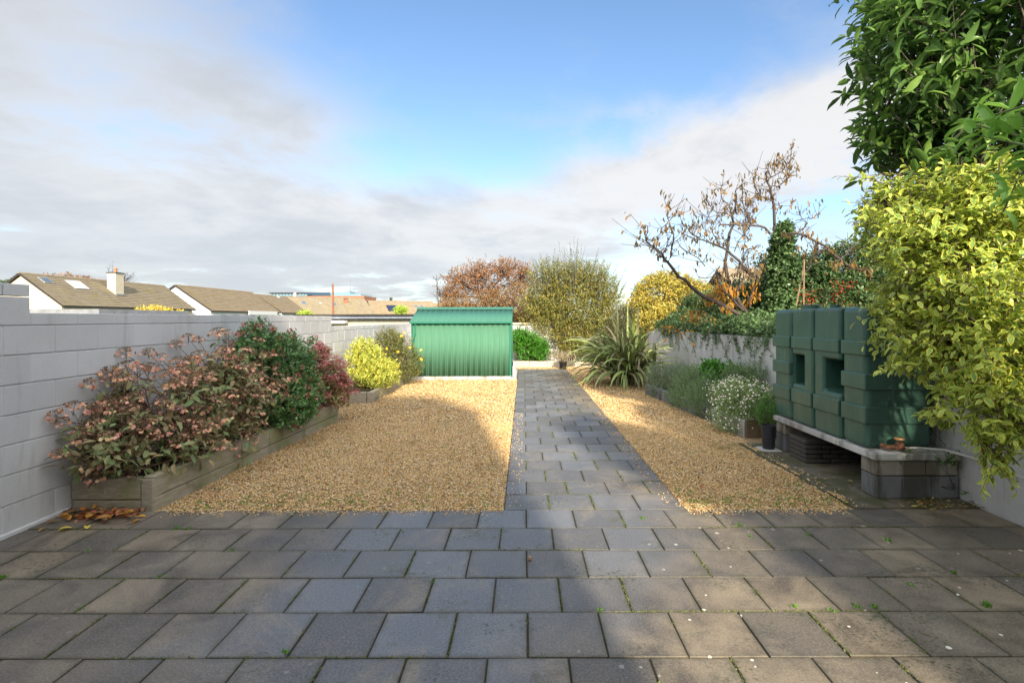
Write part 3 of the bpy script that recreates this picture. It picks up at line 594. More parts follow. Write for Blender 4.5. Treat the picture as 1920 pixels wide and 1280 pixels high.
def tubes(name, segs, mat, parent, n=4):
    """segs: list of (points (k,3), r0, r1); one joined mesh"""
    V = []; Fs = []; o = 0; ca = [(math.cos(2*math.pi*i/n), math.sin(2*math.pi*i/n)) for i in range(n)]
    for pts, r0, r1 in segs:
        pts = np.asarray(pts, float); k = len(pts)
        for i in range(k):
            d = pts[min(i+1, k-1)]-pts[max(i-1, 0)]; d = d/max(np.linalg.norm(d), 1e-9)
            a = np.array([0, 0, 1.0]) if abs(d[2]) < .9 else np.array([1.0, 0, 0]); u = np.cross(d, a); u /= np.linalg.norm(u); v = np.cross(d, u)
            r = r0+(r1-r0)*i/(k-1)
            for c, s in ca: V.append(pts[i]+(u*c+v*s)*r)
        for i in range(k-1):
            for j in range(n): Fs.append((o+i*n+j, o+i*n+(j+1) % n, o+(i+1)*n+(j+1) % n, o+(i+1)*n+j))
        o += k*n
    return mesh_np(name, np.array(V), np.array(Fs), mat, parent, smooth=True)
def limbs(base, blobs, per, r0, seed, wob=0.12, trunk_to=None):
    r_ = np.random.default_rng(seed); segs = []; base = np.array(base, float)
    for b in blobs:
        c = np.array(b[:3]); mid = (base+c)/2+r_.normal(0, wob, 3); mid[2] = base[2]*.45+c[2]*.55
        k1 = base+(mid-base)*.5+r_.normal(0, wob*.4, 3); k2 = mid+(c-mid)*.5+r_.normal(0, wob*.4, 3)
        segs.append(([base, k1, mid, k2, c], r0, r0*.4))
        for j in range(per):
            d = norm(r_.normal(0, 1, 3)+np.array([0, 0, .3])); e = c+d*np.array(b[3:6])*(.55+.4*r_.random()); s0 = mid+(c-mid)*r_.random()
            segs.append(([s0, (s0+e)/2+r_.normal(0, wob*.5, 3)+np.array([0, 0, .05]), e], r0*.35, r0*.1))
    return segs
def plant(name, cat, label, base, blobs, mat, stem=M_BARK, nt=500, nl=10, tl=.25, ll=.06, lw=.45, T=T_S, group=None, per=8, r0=.02, seed=1, twig_r=.0018, ntw=400, fol='foliage', parts=0, lws=None, keepfn=None, **kw):
    root = empty(name, tuple(base), 0, label, cat, group); inv = Matrix.Translation(-Vector(base))
    t = twigs(blobs, nt, nl, tl, ll, lw, seed=seed, **kw)
    m = np.ones(len(t['P']), bool)
    if keepfn is not None: m = keepfn(t['P'])
    A = {k: t[k][m] for k in ('P', 'D', 'N', 'L', 'W', 'rnd')}
    if parts:
        P = A['P']; dist = np.maximum(P[:, 1], .3); inview = (np.abs(P[:, 0]/dist) < 0.97) & (P[:, 2] < EYE+.61*dist) & (P[:, 2] > EYE-.7*dist)
        # the leaves that show largest and lie towards the viewer side of the crown
        out_s = np.einsum('ij,ij->i', P-np.repeat(t['C'], nl, 0)[m], norm(np.array([0, 0, EYE])-P)); score = A['L']/dist*(1+1.2*out_s)*inview
        idx = np.argsort(-score)[:parts]; ms = unit_leaves(T, mat, lw); mk = np.zeros(len(P), bool); mk[idx] = True
        S = norm(np.cross(A['D'], A['N'])); N2 = np.cross(S, A['D'])
        for i in idx:
            M = Matrix(((A['D'][i][0], S[i][0], N2[i][0], P[i][0]), (A['D'][i][1], S[i][1], N2[i][1], P[i][1]), (A['D'][i][2], S[i][2], N2[i][2], P[i][2]), (0, 0, 0, 1)))
            o = link('leaf', ms[int(A['rnd'][i]*5.99)], root); o.matrix_parent_inverse = inv; o.matrix_basis = M @ Matrix.Scale(float(A['L'][i]), 4)
        A = {k: v[~mk] for k, v in A.items()}
    f = leaves(fol, A['P'], A['D'], A['N'], A['L'], A['W'], A['rnd'], mat, T, root, off=base); tag(f, kind='stuff')
    segs = limbs(base, blobs, per, r0, seed)
    ii = np.random.default_rng(seed).choice(nt, min(nt, ntw), replace=False)
    for i in ii: segs.append(([t['base'][i], (t['base'][i]+t['tip'][i])/2, t['tip'][i]], twig_r*1.5, twig_r*.6))
    st = tubes('stems', segs, stem, root); st.matrix_parent_inverse = inv
    return root, t
def adopt(o, root): o.parent = root; o.matrix_parent_inverse = Matrix.Translation(-root.location); return o

# ------------------------------------------------------------------ left bed plants
M_HYD = leafmat('hydrangea_leaf', [(.075, .090, .035), (.125, .105, .05), (.065, .105, .045), (.17, .14, .065), (.11, .085, .05), (.10, .14, .055), (.085, .12, .05)], rough=.6, trans=.25, bright=3.1)
M_HYDF = leafmat('hydrangea_floret', [(.26, .16, .11), (.55, .30, .17), (.62, .33, .27), (.62, .42, .24), (.40, .24, .15), (.66, .33, .30), (.58, .46, .24)], rough=.7, trans=.3, bright=1.65)
M_HYDP = leafmat('pink_floret', [(.62, .30, .42), (.62, .40, .50)], rough=.7, trans=.3)
def head_mesh(seed, mat, matb, R_=.075, n1=26, n2=60, fs=1.0):
    r_ = np.random.default_rng(seed); Vv = []; Ff = []; rn = []; ac = []; mi = []; o = 0
    def quad(c, nrm, s, rv, m):
        nonlocal o
        a = norm(np.cross(nrm, r_.normal(0, 1, 3))); b = np.cross(nrm, a)
        for u, v in ((-1, -1), (1, -1), (1, 1), (-1, 1)): Vv.append(c+(a*u+b*v)*s*.5+nrm*s*.12*(u*v)); rn.append(rv); ac.append(0)
        Ff.append((o, o+1, o+2, o+3)); mi.append(m); o += 4
    for i in range(n1):    # showy outer florets hanging round the rim
        a = r_.random()*6.28; rr = R_*(.75+.4*r_.random()); c = np.array([math.cos(a)*rr, math.sin(a)*rr, -.012-.02*r_.random()])
        q_ = r_.random(); nn = norm(np.array([math.cos(a)*.5, math.sin(a)*.5, .5])+r_.normal(0, .4, 3)); quad(c, nn, fs*(.017+.008*r_.random()), q_, 0); quad(c+nn*.003, norm(nn+r_.normal(0, .3, 3)), fs*.013, q_, 0)
    for i in range(n2):    # brown fertile centre
        a = r_.random()*6.28; rr = R_*.85*math.sqrt(r_.random()); c = np.array([math.cos(a)*rr, math.sin(a)*rr, .015*(1-(rr/R_)**2)+.006*r_.random()])
        quad(c, norm(r_.normal(0, 1, 3)), .008, .08 if r_.random() < .7 else .5, 1)
    # stalks
    for i in range(9):
        a = r_.random()*6.28; rr = R_*.8*r_.random(); e = np.array([math.cos(a)*rr, math.sin(a)*rr, 0.0]); b0 = np.array([0, 0, -.09]); pp_ = np.array([-math.sin(a), math.cos(a), 0])*.0012
        for v in (b0-pp_, b0+pp_, e+pp_, e-pp_): Vv.append(v); rn.append(.55); ac.append(0)
        Ff.append((o, o+1, o+2, o+3)); mi.append(1); o += 4
    ob = mesh_np('flower_head', np.array(Vv), np.array(Ff), mat, None, {'rnd': rn, 'across': ac}); me = ob.data; bpy.data.objects.remove(ob)
    me.materials.append(matb); me.polygons.foreach_set('material_index', np.array(mi, dtype=np.int32)); return me
def put_heads(root, pts, dirs, meshes, s0, s1, name='flower_head'):
    inv = Matrix.Translation(-root.location)
    for p, d in zip(pts, dirs):
        o = link(name, random.choice(meshes), root); o.matrix_parent_inverse = inv
        qv = Vector(d).to_track_quat('Z', 'Y'); o.matrix_basis = Matrix.Translation(Vector(p)) @ qv.to_matrix().to_4x4() @ Matrix.Rotation(random.random()*6.28, 4, 'Z') @ Matrix.Scale(random.uniform(s0, s1), 4)
M_HYDC = leafmat('hydrangea_centre', [(.14, .10, .06), (.24, .16, .09)], rough=.8, trans=.1)
hb = [(-3.42, 5.2, .80, .42, .55, .42), (-3.35, 5.9, .98, .45, .55, .48), (-3.50, 4.65, .62, .38, .35, .36), (-3.5, 4.35, .55, .30, .25, .25), (-3.25, 5.6, .50, .35, .8, .30), (-3.35, 6.5, .75, .4, .4, .45), (-3.2, 4.9, .45, .22, .3, .2), tuple(at(235, 730, 4.85))+(.22, .25, .24), tuple(at(165, 800, 4.5))+(.18, .2, .2), tuple(at(190, 860, 4.5))+(.2, .2, .14)]
hyd, th = plant('hydrangea', 'shrub', 'sprawling shrub with faded pink and brown flower heads nearest in the left timber bed', (-3.5, 5.3, .2), hb, M_HYD, M_REDSTEM, nt=440, nl=6, tl=.34, ll=.098, lw=.42, T=T_L, per=30, r0=.014, seed=3, parts=250, up=.5, droop=.45, ang=1.1, shell=.25, lum=.32, ntw=440, twig_r=.003, fol='foliage', keepfn=lambda P: P[:, 0] > XW+.01)
ii = [i for i in range(440) if th['tip'][i][0] > XW+.05 and np.linalg.norm((th['tip'][i]-th['C'][i])) > .22][:150]
hm = [head_mesh(s_, M_HYDF, M_HYDC, R_=.068, n1=20, n2=70, fs=1.05) for s_ in (1, 2, 3, 4, 5)]
hs_ = [(85, 772, 4.25), (100, 785, 4.3), (128, 712, 4.6), (190, 655, 5.0), (250, 655, 5.3), (330, 640, 5.7), (352, 628, 5.8), (372, 632, 5.9), (120, 845, 4.25), (165, 868, 4.3), (175, 888, 4.35), (150, 800, 4.35), (108, 845, 4.2), (240, 880, 4.55), (205, 700, 4.8), (300, 665, 5.4), (410, 660, 5.9), (180, 690, 4.8)]
segs = []
for q_ in hs_:
    e_ = np.array(at(*q_)); e_[0] = max(e_[0], XW+.06); b_ = np.array([-3.55, max(4.62, e_[1]+.1), max(.25, e_[2]-.45)]); segs.append(([b_, (b_+e_)/2+np.array([0, 0, .05]), e_-np.array([0, 0, .02])], .004, .0022)); 
adopt(tubes('stems', segs, M_REDSTEM, None), hyd)
put_heads(hyd, [np.array([max(at(*q_)[0], XW+.07), at(*q_)[1], at(*q_)[2]]) for q_ in hs_], [norm(np.array([.1, -.3, 1.0])) for q_ in hs_], hm, .8, 1.2)
put_heads(hyd, [th['tip'][i]+np.array([0, 0, .02]) for i in ii], [norm(th['dr'][i]*.5+np.array([0, -.1, 1])) for i in ii], hm, .75, 1.35)
pk = head_mesh(9, M_HYDP, M_HYDC); put_heads(hyd, [at(300, 742, 4.95), at(330, 760, 4.9), at(222, 805, 4.7), at(238, 801, 4.75)], [(0, -.4, 1)]*4, [pk], .5, .7)

M_VIB = leafmat('viburnum_leaf', [(.028, .058, .018), (.042, .085, .024), (.060, .115, .034), (.034, .066, .020), (.085, .14, .045)], rough=.38, trans=.25, bright=3.0)
M_BUD = leafmat('viburnum_bud', [(.30, .09, .07), (.42, .16, .12), (.55, .34, .30)], rough=.7, trans=.1)
vb = [(-3.35, 7.25, .95, .45, .65, .50), (-3.45, 6.75, 1.20, .30, .32, .42), (-3.2, 7.35, .60, .40, .45, .38), (-3.12, 6.9, .50, .36, .6, .34), (-3.5, 7.7, 1.0, .28, .30, .30)]
vib, tv_ = plant('viburnum', 'shrub', 'dense dark green shrub with small pink and red buds, tallest plant against the left wall', (-3.45, 7.2, .2), vb, M_VIB, M_BARK, nt=1900, nl=9, tl=.17, ll=.052, lw=.55, T=T_S, per=14, r0=.016, seed=8, up=.6, shell=.55, lum=.2, zmin=.22, keepfn=lambda P: (P[:, 0] > XW+.01))
mk = [head_mesh(30+s_, M_BUD, M_BUD, R_=.030, n1=10, n2=30) for s_ in range(3)]
ii = [i for i in range(1900) if np.linalg.norm((tv_['tip'][i]-tv_['C'][i])) > .30][:170]
put_heads(vib, [tv_['tip'][i] for i in ii], [norm(tv_['dr'][i]+np.array([0, 0, .6])) for i in ii], mk, .7, 1.15, 'bud_cluster')

M_RED = leafmat('red_shrub_leaf', [(.16, .17, .05), (.20, .10, .06), (.10, .13, .04), (.26, .22, .09), (.22, .07, .06)], rough=.6, trans=.3, bright=2.0)
M_REDF = leafmat('red_floret', [(.34, .11, .10), (.50, .16, .15), (.56, .26, .23), (.40, .18, .15)], rough=.7, trans=.25)
rb = [(-3.10, 8.2, .72, .34, .34, .38), (-3.35, 8.3, .98, .34, .30, .32), (-2.95, 8.45, .45, .24, .28, .24), (-2.98, 8.0, .50, .20, .25, .25)]
red, tr_ = plant('flowering_shrub', 'shrub', 'straggly shrub with dusky red flower heads between the dark green shrub and the yellow one', (-3.35, 8.2, .2), rb, M_RED, M_REDSTEM, nt=330, nl=6, tl=.22, ll=.075, lw=.38, T=T_S, per=18, r0=.010, seed=21, up=.5, droop=.3, shell=.3, keepfn=lambda P: P[:, 0] > XW+.01)
rh = [head_mesh(50+s_, M_REDF, M_REDF, R_=.055, n1=22, n2=60) for s_ in range(3)]
ii = [i for i in range(330) if np.linalg.norm((tr_['tip'][i]-tr_['C'][i])) > .20][:130]
put_heads(red, [tr_['tip'][i] for i in ii], [norm(tr_['dr'][i]*.4+np.array([0, 0, 1])) for i in ii], rh, .7, 1.2)

M_YEL = leafmat('golden_variegated_leaf', [(.46, .45, .05), (.58, .54, .08), (.52, .52, .12), (.26, .36, .05), (.62, .58, .14)], rough=.4, trans=.3, bright=1.25)
yb = [(-3.33, 11.2, .60, .46, .60, .42), (-3.42, 11.1, .92, .34, .42, .32), (-3.12, 11.0, .42, .42, .55, .32), (-3.0, 11.6, .42, .28, .5, .28)]
plant('golden_shrub', 'shrub', 'bright yellow variegated shrub in the middle of the left side beds', (-3.35, 11.2, .15), yb, M_YEL, M_STEM, nt=1300, nl=9, tl=.19, ll=.060, lw=.42, per=8, r0=.012, seed=31, up=.9, shell=.4, lum=.35, zmin=.18, keepfn=lambda P: P[:, 0] > XW+.01)
M_OLV = leafmat('olive_shrub_leaf', [(.060, .085, .022), (.10, .115, .03), (.05, .07, .02), (.16, .12, .04), (.13, .15, .04)], rough=.45, trans=.25, bright=2.1)
ob_ = [(-3.13, 12.75, .74, .52, .50, .58), (-3.28, 12.7, 1.03, .38, .40, .38), (-2.92, 12.9, .52, .46, .5, .42)]
olv, to_ = plant('hypericum', 'shrub', 'rounded olive green shrub with yellow flowers by the left corner of the shed', (-3.15, 12.8, .2), ob_, M_OLV, M_REDSTEM, nt=1600, nl=9, tl=.17, ll=.042, lw=.42, per=12, r0=.012, seed=41, up=.7, shell=.5, lum=.15, keepfn=lambda P: P[:, 0] > XW+.01)
M_YF = leafmat('yellow_petal', [(.85, .62, .03), (.90, .70, .06)], rough=.6, trans=.3)
yf = head_mesh(70, M_YF, M_YF, R_=.026, n1=12, n2=12)
put_heads(olv, [at(*p) for p in ((725, 652, 12.3), (707, 661, 12.4), (752, 628, 12.5), (757, 622, 12.5), (789, 655, 12.6), (789, 673, 12.4), (745, 658, 12.3), (768, 650, 12.3))], [(0, -1, .4)]*8, [yf], .75, 1.0, 'flower')

# ------------------------------------------------------------------ far end
M_BRT = leafmat('bright_green_leaf', [(.045, .17, .012), (.07, .26, .02), (.11, .33, .03), (.04, .13, .015), (.14, .36, .05)], rough=.4, trans=.3, bright=1.1)
plant('choisya', 'shrub', 'compact bright green shrub just right of the shed at the end of the path', (.15, 17.8, .1), [(.05, 17.8, .72, .55, .4, .52), (.52, 17.75, .58, .40, .4, .42), (-.15, 17.9, 1.0, .35, .35, .30)], M_BRT, M_STEM, nt=1300, nl=8, tl=.24, ll=.085, lw=.34, per=8, r0=.015, seed=51, up=.7, shell=.35, lum=.35, zmin=.2)
M_BIG = leafmat('ochre_green_leaf', [(.10, .125, .035), (.17, .18, .05), (.28, .25, .05), (.08, .11, .04), (.44, .36, .06), (.14, .18, .06), (.26, .17, .06)], rough=.5, trans=.4, bright=1.45)
bb = [(1.35, 18.1, 1.4, 1.2, .55, 1.0), (1.45, 18.1, 2.4, 1.6, .6, 1.0), (2.5, 18.0, 1.5, 1.1, .5, 1.0), (.75, 18.2, 2.1, 1.05, .5, .9), (2.2, 18.2, 2.9, 1.1, .5, .8), (1.0, 18.2, 3.0, 1.0, .4, .7), (2.9, 18.2, 2.3, .75, .5, .8), (1.9, 17.8, .75, 1.0, .3, .55)]
bigr, tb_ = plant('large_shrub', 'shrub', 'large airy shrub with yellowing leaves and long upright shoots behind the end of the path', (1.6, 18.1, .1), bb, M_BIG, M_BARK, nt=5600, nl=9, tl=.36, ll=.066, lw=.5, per=22, r0=.035, seed=61, up=.8, shell=.15, lum=.3, ntw=1500)
M_SHOOT = leafmat('greygreen_leaf', [(.11, .15, .08), (.16, .19, .10), (.09, .12, .06)], rough=.5, trans=.3)
r_ = np.random.default_rng(5); segs = []; LP, LD = [], []
for i in range(120):
    x = 1.6+r_.normal(0, .85); b = np.array([x, 18.1+r_.normal(0, .25), 3.1-.25*abs(x-1.5)+r_.normal(0, .15)]); h = max(.3, .85-.28*abs(x-1.55)+r_.normal(0, .22)); d = norm(np.array([(x-1.5)*.22+r_.normal(0, .08), r_.normal(0, .1), 1])); e = b+d*h
    segs.append(([b-d*.4, b, (b+e)/2+r_.normal(0, .02, 3), e], .006, .002))
    for u in np.linspace(0, 1, 22): LP.append(b+(e-b)*u); a = r_.random()*6.28; LD.append(norm(np.array([math.cos(a), math.sin(a), .9])))
LP, LD = np.array(LP), np.array(LD); nn_ = len(LP); LL = .042+.025*r_.random(nn_)
adopt(leaves('shoot_leaves', LP, LD, norm(r_.normal(0, 1, (nn_, 3))+np.array([0, 0, .6])), LL, LL*.42, r_.random(nn_), M_SHOOT, T_S), bigr)['kind'] = 'stuff'
adopt(tubes('shoots', segs, M_BARK, None), bigr)['kind'] = 'stuff'
M_DKO = leafmat('dull_olive_leaf', [(.05, .06, .022), (.08, .085, .03), (.11, .10, .04), (.045, .05, .02)], rough=.5, trans=.2)
plant('dark_shrub', 'shrub', 'dull dark olive shrub filling the corner between the airy shrub and the spiky plant', (3.1, 16.9, 0), [(3.1, 16.8, 1.0, .6, .6, .75), (3.4, 17.3, 1.5, .55, .6, .6), (2.6, 17.2, .7, .5, .4, .5)], M_DKO, M_BARKD, nt=1200, nl=8, tl=.25, ll=.06, lw=.4, seed=66, up=.5, shell=.4)
M_PINK = leafmat('pale_pink_leaf', [(.45, .36, .30), (.55, .42, .38), (.2, .22, .1), (.5, .46, .3)], rough=.6, trans=.3)
plant('small_shrub', 'shrub', 'low pale pinkish plant in the far bed beside the bright green shrub', (.95, 17.8, .1), [(.92, 17.75, .38, .28, .15, .22), (1.55, 17.75, .35, .25, .15, .2)], M_PINK, M_STEM, nt=170, nl=6, tl=.14, ll=.05, lw=.45, seed=67, per=4, r0=.006)
# copper autumn tree beyond the garden
M_COP = leafmat('copper_leaf', [(.17, .075, .032), (.25, .12, .045), (.30, .16, .065), (.12, .06, .035), (.22, .14, .07)], rough=.6, trans=.4, bright=1.7)
def tree(name, cat, label, base, blobs, mat, bark, trunk_r, seed, group=None, **kw):
    root = empty(name, tuple(base), 0, label, cat, group); inv = Matrix.Translation(-Vector(base)); nt = kw.pop('nt'); nl = kw.pop('nl'); ntw = kw.pop('ntw', 500); tr_w = kw.pop('twig_r', .006); per = kw.pop('per', 12); T = kw.pop('T', T_S)
    t = twigs(blobs, nt, nl, seed=seed, **kw); f = leaves('crown', t['P'], t['D'], t['N'], t['L'], t['W'], t['rnd'], mat, T, root, off=base); tag(f, kind='stuff')
    zb = min(b[2]-b[5]*.6 for b in blobs); top = np.array(base)+np.array([0, 0, max(.5, (zb-base[2]))])
    tk = tubes('trunk', [([np.array(base), (np.array(base)+top)/2+np.array([.04, 0, 0]), top], trunk_r, trunk_r*.75)], bark, root, 8); tk.matrix_parent_inverse = inv
    segs = limbs(top, blobs, per, trunk_r*.6, seed+1, wob=.25)
    for i in np.random.default_rng(seed).choice(nt, min(nt, ntw), replace=False): segs.append(([t['base'][i], (t['base'][i]+t['tip'][i])/2, t['tip'][i]], tr_w, tr_w*.4))
    b_ = tubes('branches', segs, bark, root); b_.matrix_parent_inverse = inv; return root, t
tree('copper_tree', 'tree', 'open copper leaved autumn tree rising behind the green shed', (-1.8, 25, 0), [(-2.1, 25, 3.75, 1.1, 1, .85), (-.9, 25, 3.85, 1.0, 1, .85), (-3.1, 25.3, 3.45, .9, .9, .7), (-.1, 25, 3.5, .8, .9, 1.0), (-3.5, 25, 2.8, .7, .7, .5), (-1.6, 24.8, 2.9, 1.8, .9, .6)],
     M_COP, M_BARKD, .07, 71, nt=1350, nl=8, tl=.55, ll=.10, lw=.5, up=.4, shell=.15, lum=.3, twig_r=.007)
M_RUST = leafmat('rusty_hedge_leaf', [(.11, .055, .028), (.17, .085, .035), (.10, .08, .035), (.22, .12, .05), (.08, .07, .03)], rough=.6, trans=.25, bright=2.2)
plant('hedge', 'hedge', 'rust brown hedge standing behind the shed and the low white back wall', (-1.2, 21.5, 0), [(-2.6, 21.6, 1.7, .9, .5, .95), (-1.4, 21.5, 1.8, 1.0, .5, 1.0), (-.3, 21.4, 1.9, 1.0, .5, 1.15), (.5, 21, 1.5, .9, .4, 1.0), (-3.3, 22, 1.6, .6, .4, .85)], M_RUST, M_BARKD, nt=4200, nl=9, tl=.35, ll=.07, lw=.5, seed=73, up=.6, shell=.3, lum=.25)
bare_segs = []
def bare(base, h, lean, n, seed, r0=.02, tw=.5):
    r_ = np.random.default_rng(seed); b = np.array(base, float); top = b+np.array([lean, 0, h]); m = (b+top)/2+np.array([lean*.25, 0, 0]); s_ = [([b, m, top], r0, r0*.2)]
    for i in range(n):
        u = .35+.6*r_.random(); p = b+(top-b)*u; a = r_.random()*6.28; e = p+np.array([math.cos(a), math.sin(a)*.6, .5+.8*r_.random()])*tw*(1.1-u*.5)*(.5+r_.random()); s_.append(([p, (p+e)/2+r_.normal(0, .05, 3), e], r0*.35, r0*.1))
        for j in range(3):
            q0 = p+(e-p)*r_.random(); s_.append(([q0, q0+r_.normal(0, .5, 3)*tw*.5+np.array([0, 0, .12])], r0*.15, r0*.06))
    return s_
bt = empty('bare_tree', (-3.4, 23, 0), 0, 'thin nearly leafless sapling leaning left of the copper tree', 'tree')
adopt(tubes('trunk', bare((-3.3, 23, 0), 3.6, -.55, 16, 4, .035, .45), M_BARKD, None), bt)
tq = twigs([(-3.75, 23, 2.9, .35, .3, .5), (-3.2, 23, 2.5, .4, .3, .3)], 40, 4, .3, .07, .5, seed=3, shell=.2); adopt(leaves('leaves', tq['P'], tq['D'], tq['N'], tq['L'], tq['W'], tq['rnd'], M_RUST, T_S), bt)['kind'] = 'stuff'

# spiky phormium: every blade is a part
M_PH = leafmat('flax_leaf', [(.12, .17, .05), (.17, .23, .07), (.24, .29, .09), (.09, .12, .045), (.20, .20, .10), (.15, .13, .08)], edge=(.50, .52, .24), emw=(.75, 1.15), rough=.45, trans=.2, bright=1.6)
M_PHD = leafmat('dead_flax_leaf', [(.45, .15, .05), (.33, .16, .07), (.26, .18, .10)], rough=.6, trans=.2)
ph = empty('new_zealand_flax', (2.62, 13.2, 0), 0, 'big clump of arching strappy striped leaves beside the right wall', 'flax plant')
def blade(base, az_, el0, L, w0, bend, mat, twist=0.0, nseg=9):
    V = []; ac = []; p = np.array(base, float); el_ = el0; h = np.array([math.cos(az_), math.sin(az_), 0]); s = np.array([-math.sin(az_), math.cos(az_), 0])
    rn_ = random.random()
    for i in range(nseg+1):
        u = i/nseg; d = h*math.cos(el_)+np.array([0, 0, 1])*math.sin(el_); nrm_ = np.cross(s, d); tw = twist*u; sv = s*math.cos(tw)+nrm_*math.sin(tw); nv = np.cross(sv, d)
        wd = w0*min(1, .55+u*1.6)*(1-u**3.5)+.001
        V += [p-sv*wd*.5+nv*wd*.12, p-sv*wd*.28+nv*wd*.05, p, p+sv*wd*.28+nv*wd*.05, p+sv*wd*.5+nv*wd*.12]; ac += [1, .5, 0, .5, 1]
        p = p+d*L/nseg; el_ -= bend*(0.35+1.6*u)/nseg
        if p[2] < .03: p[2] = .03; el_ = max(el_, 0.0)
    Fc = [(5*i+j, 5*i+j+1, 5*i+j+6, 5*i+j+5) for i in range(nseg) for j in range(4)]
    o = mesh_np('leaf', np.array(V)-np.array(base), Fc, mat, None, {'rnd': np.full(len(V), rn_), 'across': ac}, smooth=True); o.location = base; return o
for i in range(298):
    a = random.uniform(0, 6.283) if i % 3 else random.uniform(2.4, 5.2); u = random.random()
    if i < 14: el0, L, bd = random.uniform(1.35, 1.52), random.uniform(1.5, 2.05), random.uniform(.25, .6)
    elif u < .5: el0, L, bd = random.uniform(1.0, 1.4), random.uniform(1.4, 2.0), random.uniform(1.2, 2.4)
    else: el0, L, bd = random.uniform(.55, 1.15), random.uniform(1.1, 1.8), random.uniform(1.4, 2.8)
    if math.cos(a) > .3: L *= .72
    elif math.cos(a) < -.3: L *= .93
    o = blade((2.60+random.gauss(0, .17), 12.95+random.gauss(0, .17), .02), a, el0, L*1.17 if not (i % 37 == 0 and i > 40) else .8, random.uniform(.058, .098), bd, M_PHD if (i % 37 == 0 and i > 40) else M_PH, random.uniform(-1.2, 1.2)); adopt(o, ph)

# right bed
M_LAV = leafmat('lavender_leaf', [(.13, .17, .11), (.18, .23, .15), (.10, .14, .08), (.22, .25, .17)], rough=.6, trans=.2, bright=2.0)
M_ROS = leafmat('rosemary_leaf', [(.07, .12, .045), (.11, .17, .07), (.15, .21, .10), (.06, .10, .04)], rough=.5, trans=.2, bright=2.3)
M_HERB = leafmat('herb_leaf', [(.06, .18, .025), (.09, .25, .035), (.05, .14, .02), (.13, .30, .05)], rough=.4, trans=.3)
plant('lavender', 'shrub', 'grey green lavender clump in the right bed next to the spiky plant', (2.95, 11.0, .1), [(2.9, 11.1, .40, .38, .45, .30), (3.2, 10.7, .48, .40, .45, .26), (3.45, 10.5, .52, .3, .3, .22), (2.70, 10.8, .2, .16, .4, .15)], M_LAV, M_STEM, nt=1000, nl=12, tl=.22, ll=.038, lw=.16, per=8, r0=.008, seed=81, up=1.1, shell=.35, ang=.7, spread=.4)
plant('rosemary', 'shrub', 'feathery green rosemary like bush spilling over the middle of the right bed edge', (3.1, 9.7, .1), [(3.05, 9.6, .38, .40, .55, .34), (2.92, 8.9, .28, .32, .45, .26), (3.2, 9.9, .44, .38, .4, .30), (3.3, 9.2, .40, .40, .4, .30), (2.80, 9.6, .18, .20, .6, .16), (2.92, 8.6, .20, .18, .35, .16)], M_ROS, M_STEM, nt=1700, nl=14, tl=.24, ll=.036, lw=.14, per=10, r0=.010, seed=82, up=1.0, shell=.35, ang=.6, spread=.45)
plant('leafy_herb', 'plant', 'fresh green leafy herb rising behind the feathery bush against the white wall', (3.5, 9.5, .1), [(3.42, 9.5, .68, .22, .28, .16), (3.62, 9.1, .62, .2, .25, .16), (3.55, 9.3, .45, .25, .3, .25)], M_HERB, M_STEM, nt=240, nl=7, tl=.22, ll=.10, lw=.45, T=T_L, per=6, r0=.008, seed=83, up=.8, shell=.3)
plant('fern_like_plant', 'plant', 'soft green ferny plant between the leafy herb and the daisies', (3.6, 8.7, .1), [(3.55, 8.7, .55, .28, .35, .36), (3.7, 8.35, .62, .2, .3, .3)], M_ROS, M_STEM, nt=500, nl=10, tl=.24, ll=.04, lw=.2, per=6, r0=.008, seed=84, up=.9)
dz_b = [(3.26, 7.7, .37, .48, .54, .35), (2.98, 7.55, .17, .32, .42, .20), (3.5, 7.3, .34, .32, .3, .28), (3.25, 8.15, .42, .38, .35, .28)]
M_DAI = leafmat('daisy_leaf', [(.12, .18, .06), (.17, .23, .085), (.22, .27, .11), (.10, .14, .05)], rough=.5, trans=.25, bright=2.0)
dai, td = plant('daisy_bush', 'shrub', 'mound of small white daisies at the near end of the right bed', (3.3, 7.7, .12), dz_b, M_DAI, M_STEM, nt=1500, nl=8, tl=.18, ll=.045, lw=.22, per=8, r0=.006, seed=85, up=.8, shell=.5, lum=.12)
M_DZ = leafmat('daisy_petal', [(.80, .78, .74), (.82, .74, .74), (.78, .62, .64)], rough=.6, trans=.25); M_DZC = leafmat('daisy_eye', [(.65, .42, .04), (.6, .4, .05)], rough=.7, trans=.1)
def daisy_mesh(k_):
    Vd = [(0, 0, 0)]+[(math.cos(a)*(1 if j % 2 == 0 else .7), math.sin(a)*(1 if j % 2 == 0 else .7), .08) for j, a in enumerate(np.linspace(0, 2*math.pi, 17)[:-1])]
    Fd = [(0, 1+i, 1+(i+1) % 16) for i in range(16)]; n0 = len(Vd)
    Vd += [(0, 0, .12)]+[(math.cos(a)*.32, math.sin(a)*.32, .06) for a in np.linspace(0, 2*math.pi, 7)[:-1]]; Fd += [(n0, n0+1+i, n0+1+(i+1) % 6) for i in range(6)]
    o = mesh_np('flower', np.array(Vd)*.0125, Fd, M_DZ, None, {'rnd': np.full(len(Vd), (k_+.5)/3), 'across': np.zeros(len(Vd))}); me = o.data; bpy.data.objects.remove(o); me.materials.append(M_DZC)
    me.polygons.foreach_set('material_index', np.array([0]*16+[1]*6, dtype=np.int32)); return me
dms = [daisy_mesh(k_) for k_ in range(3)]; rad_ = np.linalg.norm((td['tip']-td['C'])/np.array([.4, .4, .33]), axis=1)
ii = [i for i in np.argsort(-rad_) if td['tip'][i][1] < 8.0 or td['tip'][i][2] > .5][:300]
